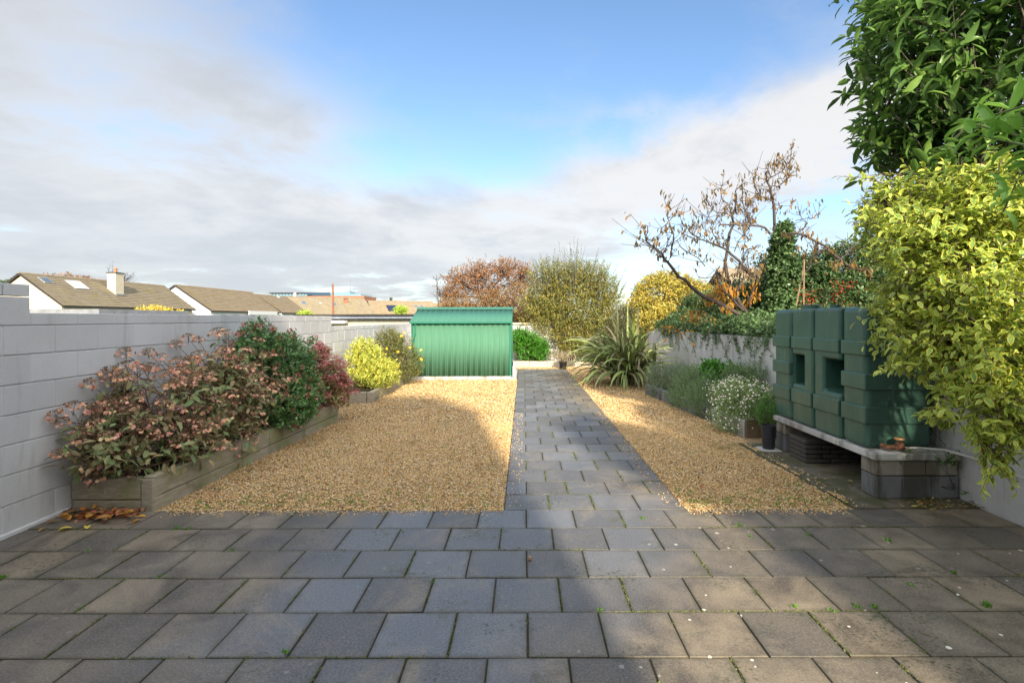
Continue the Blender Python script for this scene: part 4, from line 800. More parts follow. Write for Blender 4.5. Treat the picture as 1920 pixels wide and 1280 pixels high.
put_heads(dai, [td['tip'][i]+norm(td['tip'][i]-td['C'][i])*.02 for i in ii], [norm(norm(td['tip'][i]-td['C'][i])+np.array([-.1, -.5, .6])) for i in ii], dms, .7, 1.05, 'flower')
r_ = np.random.default_rng(6); sel = r_.choice(1500, 420, replace=False); DP = td['tip'][sel]+norm(td['tip'][sel]-td['C'][sel])*.015; DD = norm(norm(td['tip'][sel]-td['C'][sel])+np.array([-.1, -.5, .6]))
th_ = norm(np.cross(DD, r_.normal(0, 1, (420, 3)))); t2 = np.cross(DD, th_); Vq = []
for a in np.linspace(0, 2*math.pi, 9)[:-1]: Vq.append(DP+(th_*math.cos(a)+t2*math.sin(a))*.009)
adopt(mesh_np('small_flowers', np.stack(Vq, 1).reshape(-1, 3), np.arange(420*8).reshape(-1, 8), M_DZ, None, {'rnd': np.repeat(r_.random(420), 8)}), dai)['kind'] = 'stuff'
plant('grass_tuft', 'plant', 'wispy green plant with a few white flowers beside the tank above the charcoal pot', (3.35, 6.95, .2), [(3.3, 7.0, .42, .25, .18, .22), (3.05, 6.6, .42, .14, .14, .14)], M_HERB, M_STEM, nt=260, nl=9, tl=.16, ll=.04, lw=.18, per=4, r0=.004, seed=86, up=.9)
M_DRY = leafmat('dry_grass', [(.36, .30, .20), (.46, .40, .28), (.28, .25, .16)], rough=.7, trans=.3)
r_ = np.random.default_rng(8); n = 240; gp = np.array([1.27, 16.93, .20])+r_.normal(0, .045, (n, 3))*np.array([1, 1, .1]); gd = norm(np.stack([r_.normal(0, .35, n), r_.normal(0, .35, n), np.ones(n)], 1)); gl = .22+.18*r_.random(n)
o = leaves('grass', gp, gd, norm(r_.normal(0, 1, (n, 3))), gl, np.full(n, .012), r_.random(n), M_DRY, T_S); adopt(o, pot)['kind'] = 'stuff'
# ------------------------------------------------------------------ behind the right wall
M_IVY = leafmat('ivy_leaf', [(.026, .052, .018), (.040, .072, .025), (.060, .100, .034), (.030, .058, .022), (.090, .13, .05)], rough=.4, trans=.18, bright=2.4)
M_GOLD = leafmat('golden_ivy_leaf', [(.30, .27, .03), (.42, .34, .05), (.22, .24, .04), (.50, .38, .08), (.36, .24, .05), (.14, .18, .03)], rough=.45, trans=.25, bright=1.25)
M_DARK = leafmat('dark_hedge_leaf', [(.020, .045, .016), (.035, .07, .022), (.055, .095, .03), (.09, .10, .04)], rough=.4, trans=.15, bright=2.0)
M_CHR = leafmat('cherry_leaf', [(.17, .10, .035), (.12, .09, .03), (.25, .13, .035), (.10, .085, .035), (.34, .18, .04)], rough=.55, trans=.3, bright=1.1)
M_ORG = leafmat('orange_leaf', [(.55, .22, .02), (.55, .28, .04), (.40, .18, .04), (.52, .34, .06)], rough=.55, trans=.35, bright=1.05)
M_BERRY = leafmat('red_berry', [(.42, .030, .015), (.55, .055, .02), (.30, .05, .03)], rough=.4, trans=.05)
ivb = []
yv = 6.2
while yv < 15.4:
    ivb.append((4.06, yv, 1.46+.06*math.sin(yv*2.1), .34, .50, .19)); yv += .62
ivb += [(4.5, 7.4, 1.50, .5, .7, .35), (4.6, 8.6, 1.55, .5, .7, .35), (4.5, 10, 1.5, .5, .7, .30), (4.4, 11.5, 1.5, .5, .8, .28), (4.3, 14.2, 1.55, .45, .8, .42), (4.1, 13.2, 1.45, .35, .5, .35)]
ivy, ti = plant('ivy', 'ivy', 'thick green ivy draped along the top of the right wall', (4.1, 9.8, 0), ivb, M_IVY, M_BARK, nt=4200, nl=8, tl=.26, ll=.055, lw=.8, per=4, r0=.012, seed=91, up=.2, droop=.35, shell=.45, lum=.3, ntw=300)
# trailing ivy strands on the wall face
r_ = np.random.default_rng(14); LP, LD, segs = [], [], []
for i in range(58):
    y = 6.9+8.0*r_.random(); p = np.array([3.865, y, 1.29+.05*r_.random()]); pts = [p]; L_ = .15+.45*r_.random()**1.5; sl = r_.normal(-.3, .7)
    for k in range(7): p = p+np.array([0, sl*L_/7+r_.normal(0, .02), -L_/7]); p[0] = 3.868-.012*r_.random(); pts.append(p.copy())
    segs.append((pts, .004, .0015))
    for q_ in pts[1:]:
        for j in range(2): LP.append(q_+r_.normal(0, .012, 3)*np.array([0, 1, 1])); LD.append(norm(np.array([-.4, r_.normal(0, .8), -.5+r_.normal(0, .5)])))
LP, LD = np.array(LP), np.array(LD); n = len(LP); LL = .03+.03*r_.random(n)
adopt(leaves('trailing_leaves', LP, LD, norm(np.array([-1, 0, .2])+r_.normal(0, .3, (n, 3))), LL, LL*.8, r_.random(n), M_IVY, T_S), ivy)['kind'] = 'stuff'
adopt(tubes('trailing_stems', segs, M_BARKD, None, 3), ivy)['kind'] = 'stuff'
plant('golden_bush', 'bush', 'big rounded golden yellow bush behind the right wall beyond the bare branches', (5.0, 18.5, 0), [(5.0, 18.4, 2.2, 1.35, 1.2, 1.15), (4.3, 18, 1.6, .95, .9, .9), (5.9, 18.6, 2.0, 1.1, 1.0, 1.1), (4.0, 16.8, 1.35, .6, .7, .5), (4.6, 16.9, 1.55, .6, .6, .5)], M_GOLD, M_BARK, nt=4200, nl=8, tl=.25, ll=.085, lw=.6, per=8, r0=.04, seed=93, up=.3, shell=.62, lum=.20, ntw=300)
plant('dark_hedge', 'hedge', 'dark green hedge with red berries behind the oil tank', (6.3, 10.8, 0), [(5.7, 10.9, 2.2, .8, .7, .75), (6.5, 10.7, 2.45, .9, .7, .75), (7.2, 10.5, 2.2, .9, .7, .9), (6.0, 10.2, 1.7, 1.0, .5, .6), (6.9, 10.0, 1.6, .9, .5, .6), (4.9, 11.6, 1.9, .7, .6, .55), (7.9, 10.4, 2.4, .8, .7, .9), (5.6, 11.2, 2.6, .6, .6, .5)], M_DARK, M_BARKD, nt=8200, nl=8, tl=.25, ll=.070, lw=.55, per=8, r0=.03, seed=95, up=.4, shell=.5, lum=.25, ntw=300)
hdg = bpy.data.objects['dark_hedge']; r_ = np.random.default_rng(17); bp_ = []
for cx, cz_, s_ in ((5.9, 1.98, .18), (6.2, 1.78, .16), (5.6, 1.85, .15), (6.05, 2.15, .12), (6.8, 1.95, .14), (5.35, 2.0, .12)): bp_ += [np.array([cx, 9.85+.25*r_.random(), cz_])+r_.normal(0, s_, 3)*np.array([1, .3, .8]) for _ in range(75)]
bp_ = np.array(bp_); n = len(bp_); Vb = (bp_[:, None]+octa[None]*.013).reshape(-1, 3); adopt(mesh_np('berries', Vb, (np.arange(n)[:, None, None]*6+of[None]).reshape(-1, 3), M_BERRY, None, {'rnd': np.repeat(r_.random(n), 6)}), hdg)['kind'] = 'stuff'
plant('mixed_shrub', 'bush', 'dark shadowy shrub under the spreading bare branches behind the right wall', (4.7, 12.8, 0), [(5.2, 12.8, 1.9, .75, .6, .6), (4.6, 13.6, 1.85, .6, .6, .5), (5.9, 12.6, 2.1, .7, .5, .6), (5.0, 12.2, 1.6, .6, .5, .5)], M_DARK, M_BARKD, nt=3200, nl=8, tl=.28, ll=.06, lw=.5, per=8, r0=.02, seed=96, up=.3, shell=.4, ntw=200)
# ivy-clad stump column
plant('ivy_column', 'ivy', 'tall tapering column of dark ivy around a trunk behind the oil tank', (5.08, 10.2, 0), [(5.08, 10.2, 1.9, .40, .35, .5), (5.06, 10.2, 2.5, .32, .30, .45), (5.05, 10.2, 3.0, .25, .24, .40), (5.10, 10.2, 3.25, .17, .18, .28)], M_IVY, M_BARKD, nt=1500, nl=8, tl=.16, ll=.062, lw=.8, per=6, r0=.05, seed=97, up=-.2, shell=.6, lum=.15, ntw=200)
# spreading cherry, branches set out in space
cht = empty('cherry_tree', (4.55, 10.6, 0), 0, 'sparse fruit tree with bare spreading branches and hanging orange brown leaves', 'tree')
def br(pts, d0, d1, r0, r1):
    k = len(pts); P = [np.array(at(1160+x/4, 280+y/4, d0+(d1-d0)*i/(k-1))) for i, (x, y) in enumerate(pts)]
    out_ = [P[0]]
    for i in range(k-1):
        m = (P[i]+P[i+1])/2+np.random.default_rng(i*7+int(pts[0][0])).normal(0, .018, 3); out_ += [m, P[i+1]]
    return (out_, r0*1.25+.001, r1*1.2+.0015)
CB = [br([(900, 1240), (640, 1110), (540, 1030), (450, 960), (370, 850), (330, 790), (240, 720), (205, 660), (220, 575)], 9.9, 9.2, .032, .006),
 br([(370, 850), (400, 740), (415, 640), (370, 520), (362, 430)], 9.5, 9.2, .012, .004), br([(370, 850), (290, 770), (165, 710)], 9.5, 9.6, .009, .003), br([(250, 730), (290, 680), (325, 595)], 9.4, 9.3, .006, .002), br([(330, 790), (370, 690), (400, 630)], 9.4, 9.1, .007, .003),
 br([(960, 1230), (860, 1060), (810, 930), (800, 850), (830, 640), (850, 500), (880, 420), (880, 310), (960, 250)], 10.3, 10.5, .034, .006), br([(850, 500), (780, 380), (765, 300), (790, 260)], 10.4, 10.2, .010, .003), br([(850, 510), (740, 480), (690, 430), (645, 370)], 10.4, 10.7, .009, .003),
 br([(1000, 950), (800, 750), (700, 710), (620, 680), (515, 650)], 10.2, 9.7, .018, .006), br([(620, 680), (540, 630), (500, 580), (470, 530), (440, 450)], 9.9, 9.6, .010, .003), br([(640, 690), (650, 560), (680, 480)], 9.9, 10.1, .006, .002), br([(560, 650), (590, 560), (610, 490)], 9.9, 10.1, .006, .002),
 br([(1140, 640), (1060, 580), (960, 572), (870, 565), (770, 570)], 10.2, 10.0, .017, .009), br([(1000, 575), (960, 480), (930, 390), (935, 240)], 10.1, 10.3, .010, .003), br([(950, 460), (1000, 400), (1060, 330)], 10.1, 10.4, .008, .003),
 br([(1172, 600), (1165, 420), (1145, 330), (1110, 240), (1105, 180), (1120, 150)], 10.2, 10.1, .022, .008), br([(1160, 395), (1065, 355), (1020, 260), (1000, 185)], 10.1, 9.9, .010, .003), br([(1130, 300), (1200, 285), (1260, 240), (1335, 200)], 10.1, 10.2, .009, .003),
 br([(1180, 195), (1240, 160), (1290, 90), (1320, 20)], 10.1, 10.3, .008, .003), br([(1120, 240), (1180, 200)], 10.1, 10.1, .010, .008), br([(1190, 230), (1240, 225), (1280, 190)], 10.1, 10.0, .006, .002), br([(1190, 160), (1210, 110), (1235, 75)], 10.2, 10.2, .006, .002),
 br([(1220, 660), (1330, 632), (1450, 680), (1570, 740), (1620, 800), (1720, 880), (1790, 905), (1880, 925)], 9.9, 9.1, .020, .016), br([(1565, 738), (1480, 790), (1440, 870), (1400, 930)], 9.5, 9.6, .014, .008), br([(1620, 850), (1700, 800), (1770, 730)], 9.3, 9.4, .008, .003), br([(1340, 632), (1420, 560), (1360, 500)], 9.8, 9.9, .008, .003), br([(1330, 540), (1420, 520), (1500, 522)], 9.9, 10, .006, .002),
 br([(1060, 950), (1000, 960), (940, 900), (900, 1040), (850, 1130), (760, 1010), (700, 960), (600, 960)], 10.1, 9.7, .018, .006), br([(985, 1190), (1010, 1060), (1040, 970), (960, 890), (830, 960)], 10.2, 10.0, .014, .006), br([(930, 1210), (860, 1130), (780, 1060), (690, 975)], 10.0, 9.7, .018, .008), br([(880, 890), (960, 870), (1060, 880)], 10.2, 10.1, .008, .003), br([(1050, 720), (960, 760), (900, 900), (960, 890)], 10.1, 10.2, .009, .006),
 br([(870, 770), (940, 640), (1000, 560)], 10.1, 10.2, .008, .003), br([(760, 730), (700, 620), (700, 560)], 10.0, 10.1, .008, .003), br([(940, 850), (950, 700), (940, 600)], 10.2, 10.1, .008, .003), br([(650, 880), (600, 820), (500, 760), (440, 690)], 9.9, 9.6, .008, .003)]
CB.append(([np.array((4.55, 10.6, 0)), np.array((4.5, 10.5, 1.0)), np.array(at(1160+940/4, 280+1225/4, 10.3))], .07, .04))
CB.append(([np.array((5.08, 10.3, 0)), np.array((5.1, 10.25, 2.0)), np.array(at(1160+1172/4, 280+600/4, 10.2))], .09, .03))
r_ = np.random.default_rng(23); extra = []
for pts, r0, r1 in CB[:-2]:
    pts = np.array(pts)
    for j in range(max(5, int(len(pts)*1.6))):
        i = r_.integers(1, len(pts)); p = pts[i]; d = r_.normal(0, 1, 3)*np.array([.8, .4, .6])+np.array([0, 0, .5]); L_ = .10+.28*r_.random(); extra.append(([p, p+d*L_*.5, p+d*L_+np.array([0, 0, .04])], .006, .0028))
adopt(tubes('branches', CB+extra, simple('cherry_bark', (.075, .057, .05), .8, 14, .35, .4, 60), None, 6), cht)
cl = []
def spray(mat, fn, nmax, ll, seed, nm):
    r_ = np.random.default_rng(seed); P, D = [], []
    for pts, r0, r1 in (CB[:-2]+extra):
        pts = np.array(pts)
        for i in range(1, len(pts)):
            if r0 > .02 and i < len(pts)*.5 and nm == 'leaves': continue
            if not fn(pts[i]): continue
            if r_.random() < .36:
                c = pts[i]+r_.normal(0, .02, 3)
                for k in range(r_.integers(2, 7)): P.append(c+r_.normal(0, .035, 3)); D.append(norm(np.array([r_.normal(0, .35), r_.normal(0, .35), -1])))
    P, D = np.array(P), np.array(D); n = len(P); LL = ll*(.6+.7*r_.random(n))
    adopt(leaves(nm, P, D, norm(r_.normal(0, 1, (n, 3))), LL, LL*.36, r_.random(n), mat, T_L), cht)['kind'] = 'stuff'
spray(M_CHR, lambda p: p[2] > 2.3, 999, .090, 3, 'brown_leaves'); spray(M_ORG, lambda p: p[2] < 2.3, 999, .10, 4, 'orange_leaves'); spray(M_ORG, lambda p: p[2] < 2.3, 999, .11, 14, 'orange_leaves')
tq = twigs([tuple(at(1300, 590, 9.6))+(.42, .3, .22), tuple(at(1270, 610, 9.8))+(.3, .3, .16), tuple(at(1345, 550, 10))+(.35, .3, .2)], 45, 4, .25, .10, .36, seed=9, droop=.9, shell=.1)
adopt(leaves('orange_leaves', tq['P'], tq['D'], tq['N'], tq['L'], tq['W'], tq['rnd'], M_ORG, T_L), cht)['kind'] = 'stuff'
M_CANE = simple('bamboo', (.30, .20, .11), .6, 20, .2, .1)
for lbl, pts in (('upright bamboo cane, the straight one of the two crossing behind the oil tank', [at(1507, 566, 8.6), at(1508, 488, 8.6)]), ('slanting bamboo cane crossing behind the oil tank', [at(1492, 580, 8.7), at(1509, 492, 8.65)])):
    p0 = Vector((pts[0].x, pts[0].y, .0)); o = MB().tube([p0, pts[0], pts[1]], .011, 6).build('bamboo_cane', M_CANE); tag(o, lbl, 'cane', 'bamboo canes behind the oil tank')
# small neighbouring roof seen through the branches
M_ROOF = None
def roofmat(name, c0, c1, lichen):
    s = newmat(name); n = s.noise(s.geo, 1.1, 6, 0.7, 0.3); c = s.ramp(n, [(0.3, c0), (0.7, c1)]); v = s.n('ShaderNodeVectorMath', operation='MULTIPLY', ins={0: s.geo, 1: (0.25, 0.25, 0.5)}).outputs[0]
    c = s.mix(s.m('MULTIPLY', s.step(s.noise(v, 1.6, 6, 0.7, 0.5), 0.52, 0.70), .55), c, lichen)
    c = s.mix(s.m('MULTIPLY', s.step(s.noise(s.geo, 14, 3, 0.7), 0.5, 0.7), .3), c, tuple(v_*.55 for v_ in c0))
    setc(s, c); s.b.inputs['Roughness'].default_value = .9; return s.mat
M_ROOF = roofmat('concrete_roof_tile', (.19, .155, .105), (.29, .24, .165), (.23, .20, .06))
M_ROOF2 = roofmat('brown_roof_tile', (.20, .155, .10), (.30, .235, .155), (.26, .20, .05))
M_FASC = simple('dark_fascia', (.035, .03, .03), .6); M_GLASS = newmat('skylight_glass'); setc(M_GLASS, (.10, .13, .17)); M_GLASS.b.inputs['Roughness'].default_value = .08; M_GLASS = M_GLASS.mat
M_BLIND = simple('white_blind', (.75, .76, .78), .4, 4, .05, 0); M_FRAME = simple('grey_frame', (.28, .28, .28), .5); M_SOLAR = newmat('solar_panel'); setc(M_SOLAR, (.012, .022, .065)); M_SOLAR.b.inputs['Roughness'].default_value = .2; M_SOLAR = M_SOLAR.mat
M_TERRA = simple('terracotta', (.42, .17, .08), .7); M_BRICKF = simple('far_brick', (.36, .14, .08), .85, .4, .2, 0)
def house(label, P0, L, ang, half, zr, ze, wall, roof, courses=15, group='bungalow roofs beyond the left wall', gable_over=.25, wins=True):
    rt = empty('house', (P0[0], P0[1], 0), R(ang), label, 'house', group)
    def A(o, par=rt): o.parent = par; return o
    wl = MB(); wl.prism([(-half+.35, -.3), (half-.35, -.3), (half-.35, ze-.02), (0, zr-.18-.02), (-half+.35, ze-.02)], 'x', .02, L-.02); A(wl.build('wall', wall))
    for sg in (-1, 1):
        V, Fc = [], []
        sl = math.hypot(half, zr-ze); uy, uz = half/sl, (zr-ze)/sl
        for c in range(courses):
            s0, s1 = c*sl/courses, (c+1)*sl/courses+.04
            for s_, lift in ((s0, .075), (s0, .03), (s1, .03)):
                y = -half+s_*uy; z = ze+s_*uz; V += [(-gable_over, sg*(y-lift*uz), z+lift*uy), (L+gable_over, sg*(y-lift*uz), z+lift*uy)]
            o = c*6; Fc += [(o, o+1, o+5, o+4) if sg > 0 else (o+1, o, o+4, o+5), (o, o+2, o+3, o+1)]
        V += [(-gable_over, sg*(-half), ze-.05), (L+gable_over, sg*(-half), ze-.05), (L+gable_over, 0, zr-.05), (-gable_over, 0, zr-.05)]; o = courses*6; Fc.append((o, o+1, o+2, o+3))
        ro = A(mesh_np('roof', V, Fc, roof))
        # barge boards and gutter
        for xe in (-gable_over, L+gable_over-.05):
            A(MB().prism([(sg*half, ze-.12), (sg*half, ze+.02), (0, zr+.0), (0, zr-.16)], 'x', xe-.012, xe+.06).build('barge_board', M_FASC))
        A(MB().box(-gable_over, L+gable_over, sg*half-.07 if sg < 0 else half-.02, sg*half+.02 if sg < 0 else half+.07, ze-.16, ze-.03).build('gutter', M_FASC))
    A(MB().prism([(-.17, zr-.02), (0, zr+.13), (.17, zr-.02)], 'x', -gable_over, L+gable_over).build('ridge_tiles', roof))
    def onroof(xc, t, wx, ws, name, mat, fmat=M_FRAME, lift=.13, framew=.09):
        sl = math.hypot(half, zr-ze); s_ = t*sl; y = -half+s_*half/sl; z = ze+s_*(zr-ze)/sl; a = math.atan2(zr-ze, half)
        M = Matrix.Translation((xc, y, z)) @ Matrix.Rotation(a, 4, 'X')
        fr = A(MB().box(-wx/2-framew, wx/2+framew, -ws/2-framew, ws/2+framew, .02, lift, M).build(name, fmat)); pn = MB().box(-wx/2, wx/2, -ws/2, ws/2, lift-.01, lift+.02, M).build('pane' if name == 'skylight' else 'panel', mat); A(pn, fr); return fr
    def chim(xc, yc, w1, w2, ztop, mat, pots=1):
        zb = zr-abs(yc)*(zr-ze)/half-.6; b = A(MB().box(xc-w1/2, xc+w1/2, yc-w2/2, yc+w2/2, zb, ztop).build('chimney', mat)); A(MB().box(xc-w1/2-.08, xc+w1/2+.08, yc-w2/2-.08, yc+w2/2+.08, ztop, ztop+.10).build('chimney_cap', M_FASC), b)
        for k in range(pots):
            A(MB().lathe([(.17, 0), (.15, .35), (.19, .38), (.19, .45), (.05, .62)], (xc+(k-(pots-1)/2)*.5, yc, ztop+.10), 12).build('chimney_pot', M_TERRA), b)
        A(MB().box(xc-w1/2-.12, xc+w1/2+.12, yc-w2/2-.2, yc-w2/2-.01, zb+.25, zb+.42).build('flashing', M_FRAME), b)
    return rt, onroof, chim, A
h1, w1, c1, A1 = house('nearest brown tiled bungalow with cream gable, chimney and large white skylight, far left', (-50, 52), 20.5, 90, 4.35, 6.25, 3.0, M_CREAM, M_ROOF, 16)
w1(5.1, .72, 1.7, 1.35, 'skylight', M_BLIND); w1(1.7, .80, .9, .8, 'skylight', M_GLASS); c1(9.6, -1.9, 1.25, 1.0, 7.05, M_CREAM)
h2, w2, c2, A2 = house('bungalow with bright white gable and white eaves boards, second roof from the left', (-50.6, 76), 21, 90, 5.4, 6.6, 2.85, M_WHITE, M_ROOF2, 16)
A2(MB().box(9.8, 19.5, -5.6, -5.35, 2.35, 3.0).build('dormer_front', M_WHITE))
for x in (2.5, 6.0, 11.5, 15.5): A2(MB().box(x, x+1.3, -5.12, -5.04, 1.6, 2.3).build('window', M_GLASS))
h3, w3, c3, A3 = house('mossy brown roof with lower ridge joined behind the white gabled bungalow', (-50.6, 98.5), 13, 90, 5.3, 6.3, 2.8, M_WHITE, M_ROOF2, 15); w3(8.5, .93, .7, .5, 'skylight', M_BLIND)
h4, w4, c4, A4 = house('long mossy roof with three small skylights in front of the office block', (-50.5, 112), 17.5, 45, 5.5, 6.4, 2.4, M_CREAM, M_ROOF, 14)
w4(2.6, .66, .9, .9, 'skylight', M_GLASS); w4(6.2, .66, .35, .35, 'skylight', M_BLIND); w4(9.2, .62, 1.0, 1.0, 'skylight', M_GLASS); c4(12.3, -1.6, .7, .6, 6.2, M_BRICKF, 0)
h5, w5, c5, A5 = house('cream gabled bungalow with a dark blue solar panel on its roof', (-41, 138), 18, 34, 5.6, 6.4, 2.3, M_CREAM, M_ROOF2, 14)
w5(6.0, .50, 3.6, 2.6, 'solar_panel', M_SOLAR, M_FASC); w5(12.5, .66, .8, .8, 'skylight', M_GLASS); w5(14.2, .66, .7, .8, 'skylight', M_GLASS)
h6, w6, c6, A6 = house('farthest small brown roof just above the left end of the green shed', (-28.5, 160), 16, 25, 5, 6.3, 2.4, M_CREAM, M_ROOF2, 12)
h7, w7, c7, A7 = house('small grey tiled roof glimpsed between the fruit tree branches', (7.3, 19.5), 2.6, 0, 1.3, 3.35, 2.75, M_CREAM, M_ROOF, 8, None, .1)
# office block
M_OFF = simple('office_cladding', (.30, .42, .46), .4, .5, .1, 0); M_OGL = newmat('office_glass'); setc(M_OGL, (.16, .30, .38)); M_OGL.b.inputs['Roughness'].default_value = .15; M_OGL = M_OGL.mat; M_OGR = simple('office_grey', (.20, .22, .24), .6, .5, .1, 0); M_SIGN = simple('sign_navy', (.015, .05, .10), .5, .5, .1, 0); M_SLET = simple('sign_white', (.75, .78, .8), .5, .5, .05, 0)
off = empty('office_block', (-95, 255, 0), 0, 'distant low office block with blue glazing and a dark sign band on the skyline', 'office building')
def OB(x0, x1, y0, y1, z0, z1, nm, mt, par=off): o = MB().box(x0, x1, y0, y1, z0, z1).build(nm, mt); o.parent = par; o.matrix_parent_inverse = Matrix.Translation(-off.location); return o
def ox(px): return (px-VX)*255/F
def oz(py): return EYE-(py-VY)*255/F
OB(ox(508), ox(582), 255.5, 275, 0, oz(548.8), 'wing', M_OGR); OB(ox(505), ox(584), 254.6, 276, oz(548.7), oz(547.2), 'roof_edge', M_FASC)
OB(ox(574), ox(684), 254, 275, 0, oz(554), 'brick_body', M_BRICKF); OB(ox(574), ox(656), 255.8, 274, oz(553.9), oz(547.4), 'glazed_storey', M_OGL); OB(ox(656.3), ox(676), 255.8, 274, oz(553.9), oz(550), 'glazed_storey', M_OGL); OB(ox(640), ox(652), 258, 266, oz(547.3), oz(545), 'plant_room', M_OGR)
OB(ox(552), ox(556.5), 254.2, 255.3, 0, oz(547.5), 'stair_tower', M_PLINTH)
for x in range(512, 574, 6):
    if not 549 < x < 558: OB(ox(x), ox(x+4.2), 255.2, 255.44, oz(553.5), oz(549.8), 'window', M_OGL)
for x in np.arange(577, 655, 4.0): OB(ox(x), ox(x+.35), 255.5, 255.75, oz(553.8), oz(547.6), 'mullion', M_OFF)
sg_ = OB(ox(577), ox(621), 253.6, 253.9, oz(551.6), oz(547.6), 'sign', M_SIGN); lt_ = MB(); r_ = random.Random(4)
x = 583.0
while x < 604: lt_.box(ox(x), ox(x+1.0), 253.45, 253.57, oz(550.4), oz(548.8+.4*r_.random())); x += 1.9
x = 606.0
while x < 620: lt_.box(ox(x), ox(x+1.2), 253.45, 253.57, oz(551), oz(548.4+.4*r_.random())); x += 1.55
o = lt_.build('sign_letters', M_SLET, sg_); o.matrix_parent_inverse = Matrix.Translation(-off.location)
o = MB().tube([(ox(648.3), 262, oz(545)), (ox(648.3), 262, oz(521))], .14, 6, .06).build('mast', M_OGR); o.parent = off; o.matrix_parent_inverse = Matrix.Translation(-off.location)
# flat-roofed outbuilding, pole, plants beyond the left wall
outb = empty('outbuilding', (-6.3, 21, 0), 0, 'flat roofed cream outbuilding with bluish fascia just beyond the lower left wall', 'outbuilding')
for a in ((-8.7, -4.1, 20.6, 24, 0, 1.60, 'wall', M_CREAM), (-8.9, -3.9, 20.35, 24.2, 1.635, 1.72, 'fascia', simple('blue_grey_fascia', (.30, .34, .42), .5)), (-8.95, -3.85, 20.3, 24.25, 1.722, 1.80, 'roof', M_FASC), (-8.2, -6.9, 20.1, 20.5, 1.45, 1.56, 'window_box', M_WHITE), (-8.7, -3.9, 20.4, 20.6, 1.602, 1.633, 'soffit', M_FASC)): pp(MB().box(*a[:6]).build(a[6], a[7]), outb)
gar = empty('low_outbuilding', (-9, 13.5, 0), 0, 'low grey flat roofed outbuilding peeping over the left wall below the cream gable', 'outbuilding')
for a in ((-14.0, -10.6, 13.0, 16, 0, 1.72, 'wall', M_RENDER), (-14.2, -10.4, 12.8, 16.2, 1.722, 1.88, 'roof', simple('grey_felt', (.24, .25, .27), .8))): pp(MB().box(*a[:6]).build(a[6], a[7]), gar)
tag(MB().tube([at(625, 600, 30)*1.0-Vector((0, 0, 1.4)), at(624.5, 560, 30), at(624, 531, 30)], .075, 8, .05).build('timber_pole', simple('orange_timber', (.26, .11, .055), .8)), 'slim orange brown pole standing in front of the office block', 'pole')
M_YLB = leafmat('yellow_autumn_leaf', [(.55, .40, .04), (.62, .48, .08), (.40, .32, .05)], rough=.5, trans=.35); M_LIME = leafmat('lime_leaf', [(.26, .36, .04), (.36, .44, .06)], rough=.5, trans=.3)
plant('yellow_bush', 'bush', 'loose yellow autumn bush showing above the left wall below the chimney', (-16.6, 24, 0), [(-16.9, 24, 1.95, .9, .5, .35), (-15.9, 24, 1.85, .5, .4, .22)], M_YLB, M_BARK, nt=420, nl=6, tl=.4, ll=.09, lw=.5, seed=101, shell=.2, per=6)
plant('lime_bush', 'bush', 'small lime green bush above the flat roof left of the shed', (-9.4, 40, 0), [(-9.4, 40, 2.25, .6, .5, .40)], M_LIME, M_BARK, nt=260, nl=6, tl=.3, ll=.12, lw=.5, seed=102, shell=.4, per=4)
plant('lime_bush', 'bush', 'tiny pale green bush top above the left wall where it steps down', (-20.5, 50, 0), [(-20.9, 50, 2.0, .8, .6, .45)], M_LIME, M_BARK, nt=160, nl=6, tl=.4, ll=.16, lw=.5, seed=103, shell=.4, per=4)
tree('autumn_tree', 'tree', 'russet tree top showing behind the ridge of the nearest bungalow', (-62, 72, 0), [(-64, 72, 6.9, 3.2, 2, 1.0), (-61, 72, 6.8, 2, 2, .9)], M_COP, M_BARKD, .18, 111, nt=420, nl=6, tl=1.3, ll=.30, lw=.5, up=.5, shell=.3, twig_r=.02)
bt2 = empty('bare_tree', (-58, 74, 0), 0, 'leafless grey tree behind the chimney of the nearest bungalow', 'tree'); adopt(tubes('trunk', bare((-58.6, 74, 0), 8.3, .6, 60, 12, .10, 1.7)+bare((-57.0, 74, 0), 8.2, .5, 60, 13, .10, 1.7), M_BARKD, None, 3), bt2)
tree('dark_tree', 'tree', 'small dark evergreen tip above the left end of the high wall', (-66, 66, 0), [(-65.2, 66, 5.9, .9, .8, .8)], M_DARK, M_BARKD, .15, 113, nt=120, nl=6, tl=.8, ll=.28, lw=.5, shell=.3)
r_ = np.random.default_rng(44); tb = []
for i in range(48):
    X0 = -62+76*r_.random(); Y0 = 185+20*r_.random(); h = 3.4+2.3*r_.random()**2; tb.append((X0, Y0, h*.55, 2.4, 2, h*.55))
t = twigs(tb, 5200, 6, 1.6, .55, .5, seed=45, shell=.3, up=.6); tag(leaves('distant_treeline', t['P'], t['D'], t['N'], t['L'], t['W'], t['rnd'], M_RUST, T_S), 'hazy brown line of far trees on the horizon behind the bungalows', 'trees', kind='stuff')
tree('conifer', 'tree', 'little pointed dark tree on the skyline above the solar panel roof', (-48, 190, 0), [(-48.5, 190, 6.6, 1.4, 1, 1.5), (-48.2, 190, 8.2, .6, .5, 1.3)], M_DKO, M_BARKD, .2, 115, nt=160, nl=6, tl=.9, ll=.45, lw=.4, shell=.3)

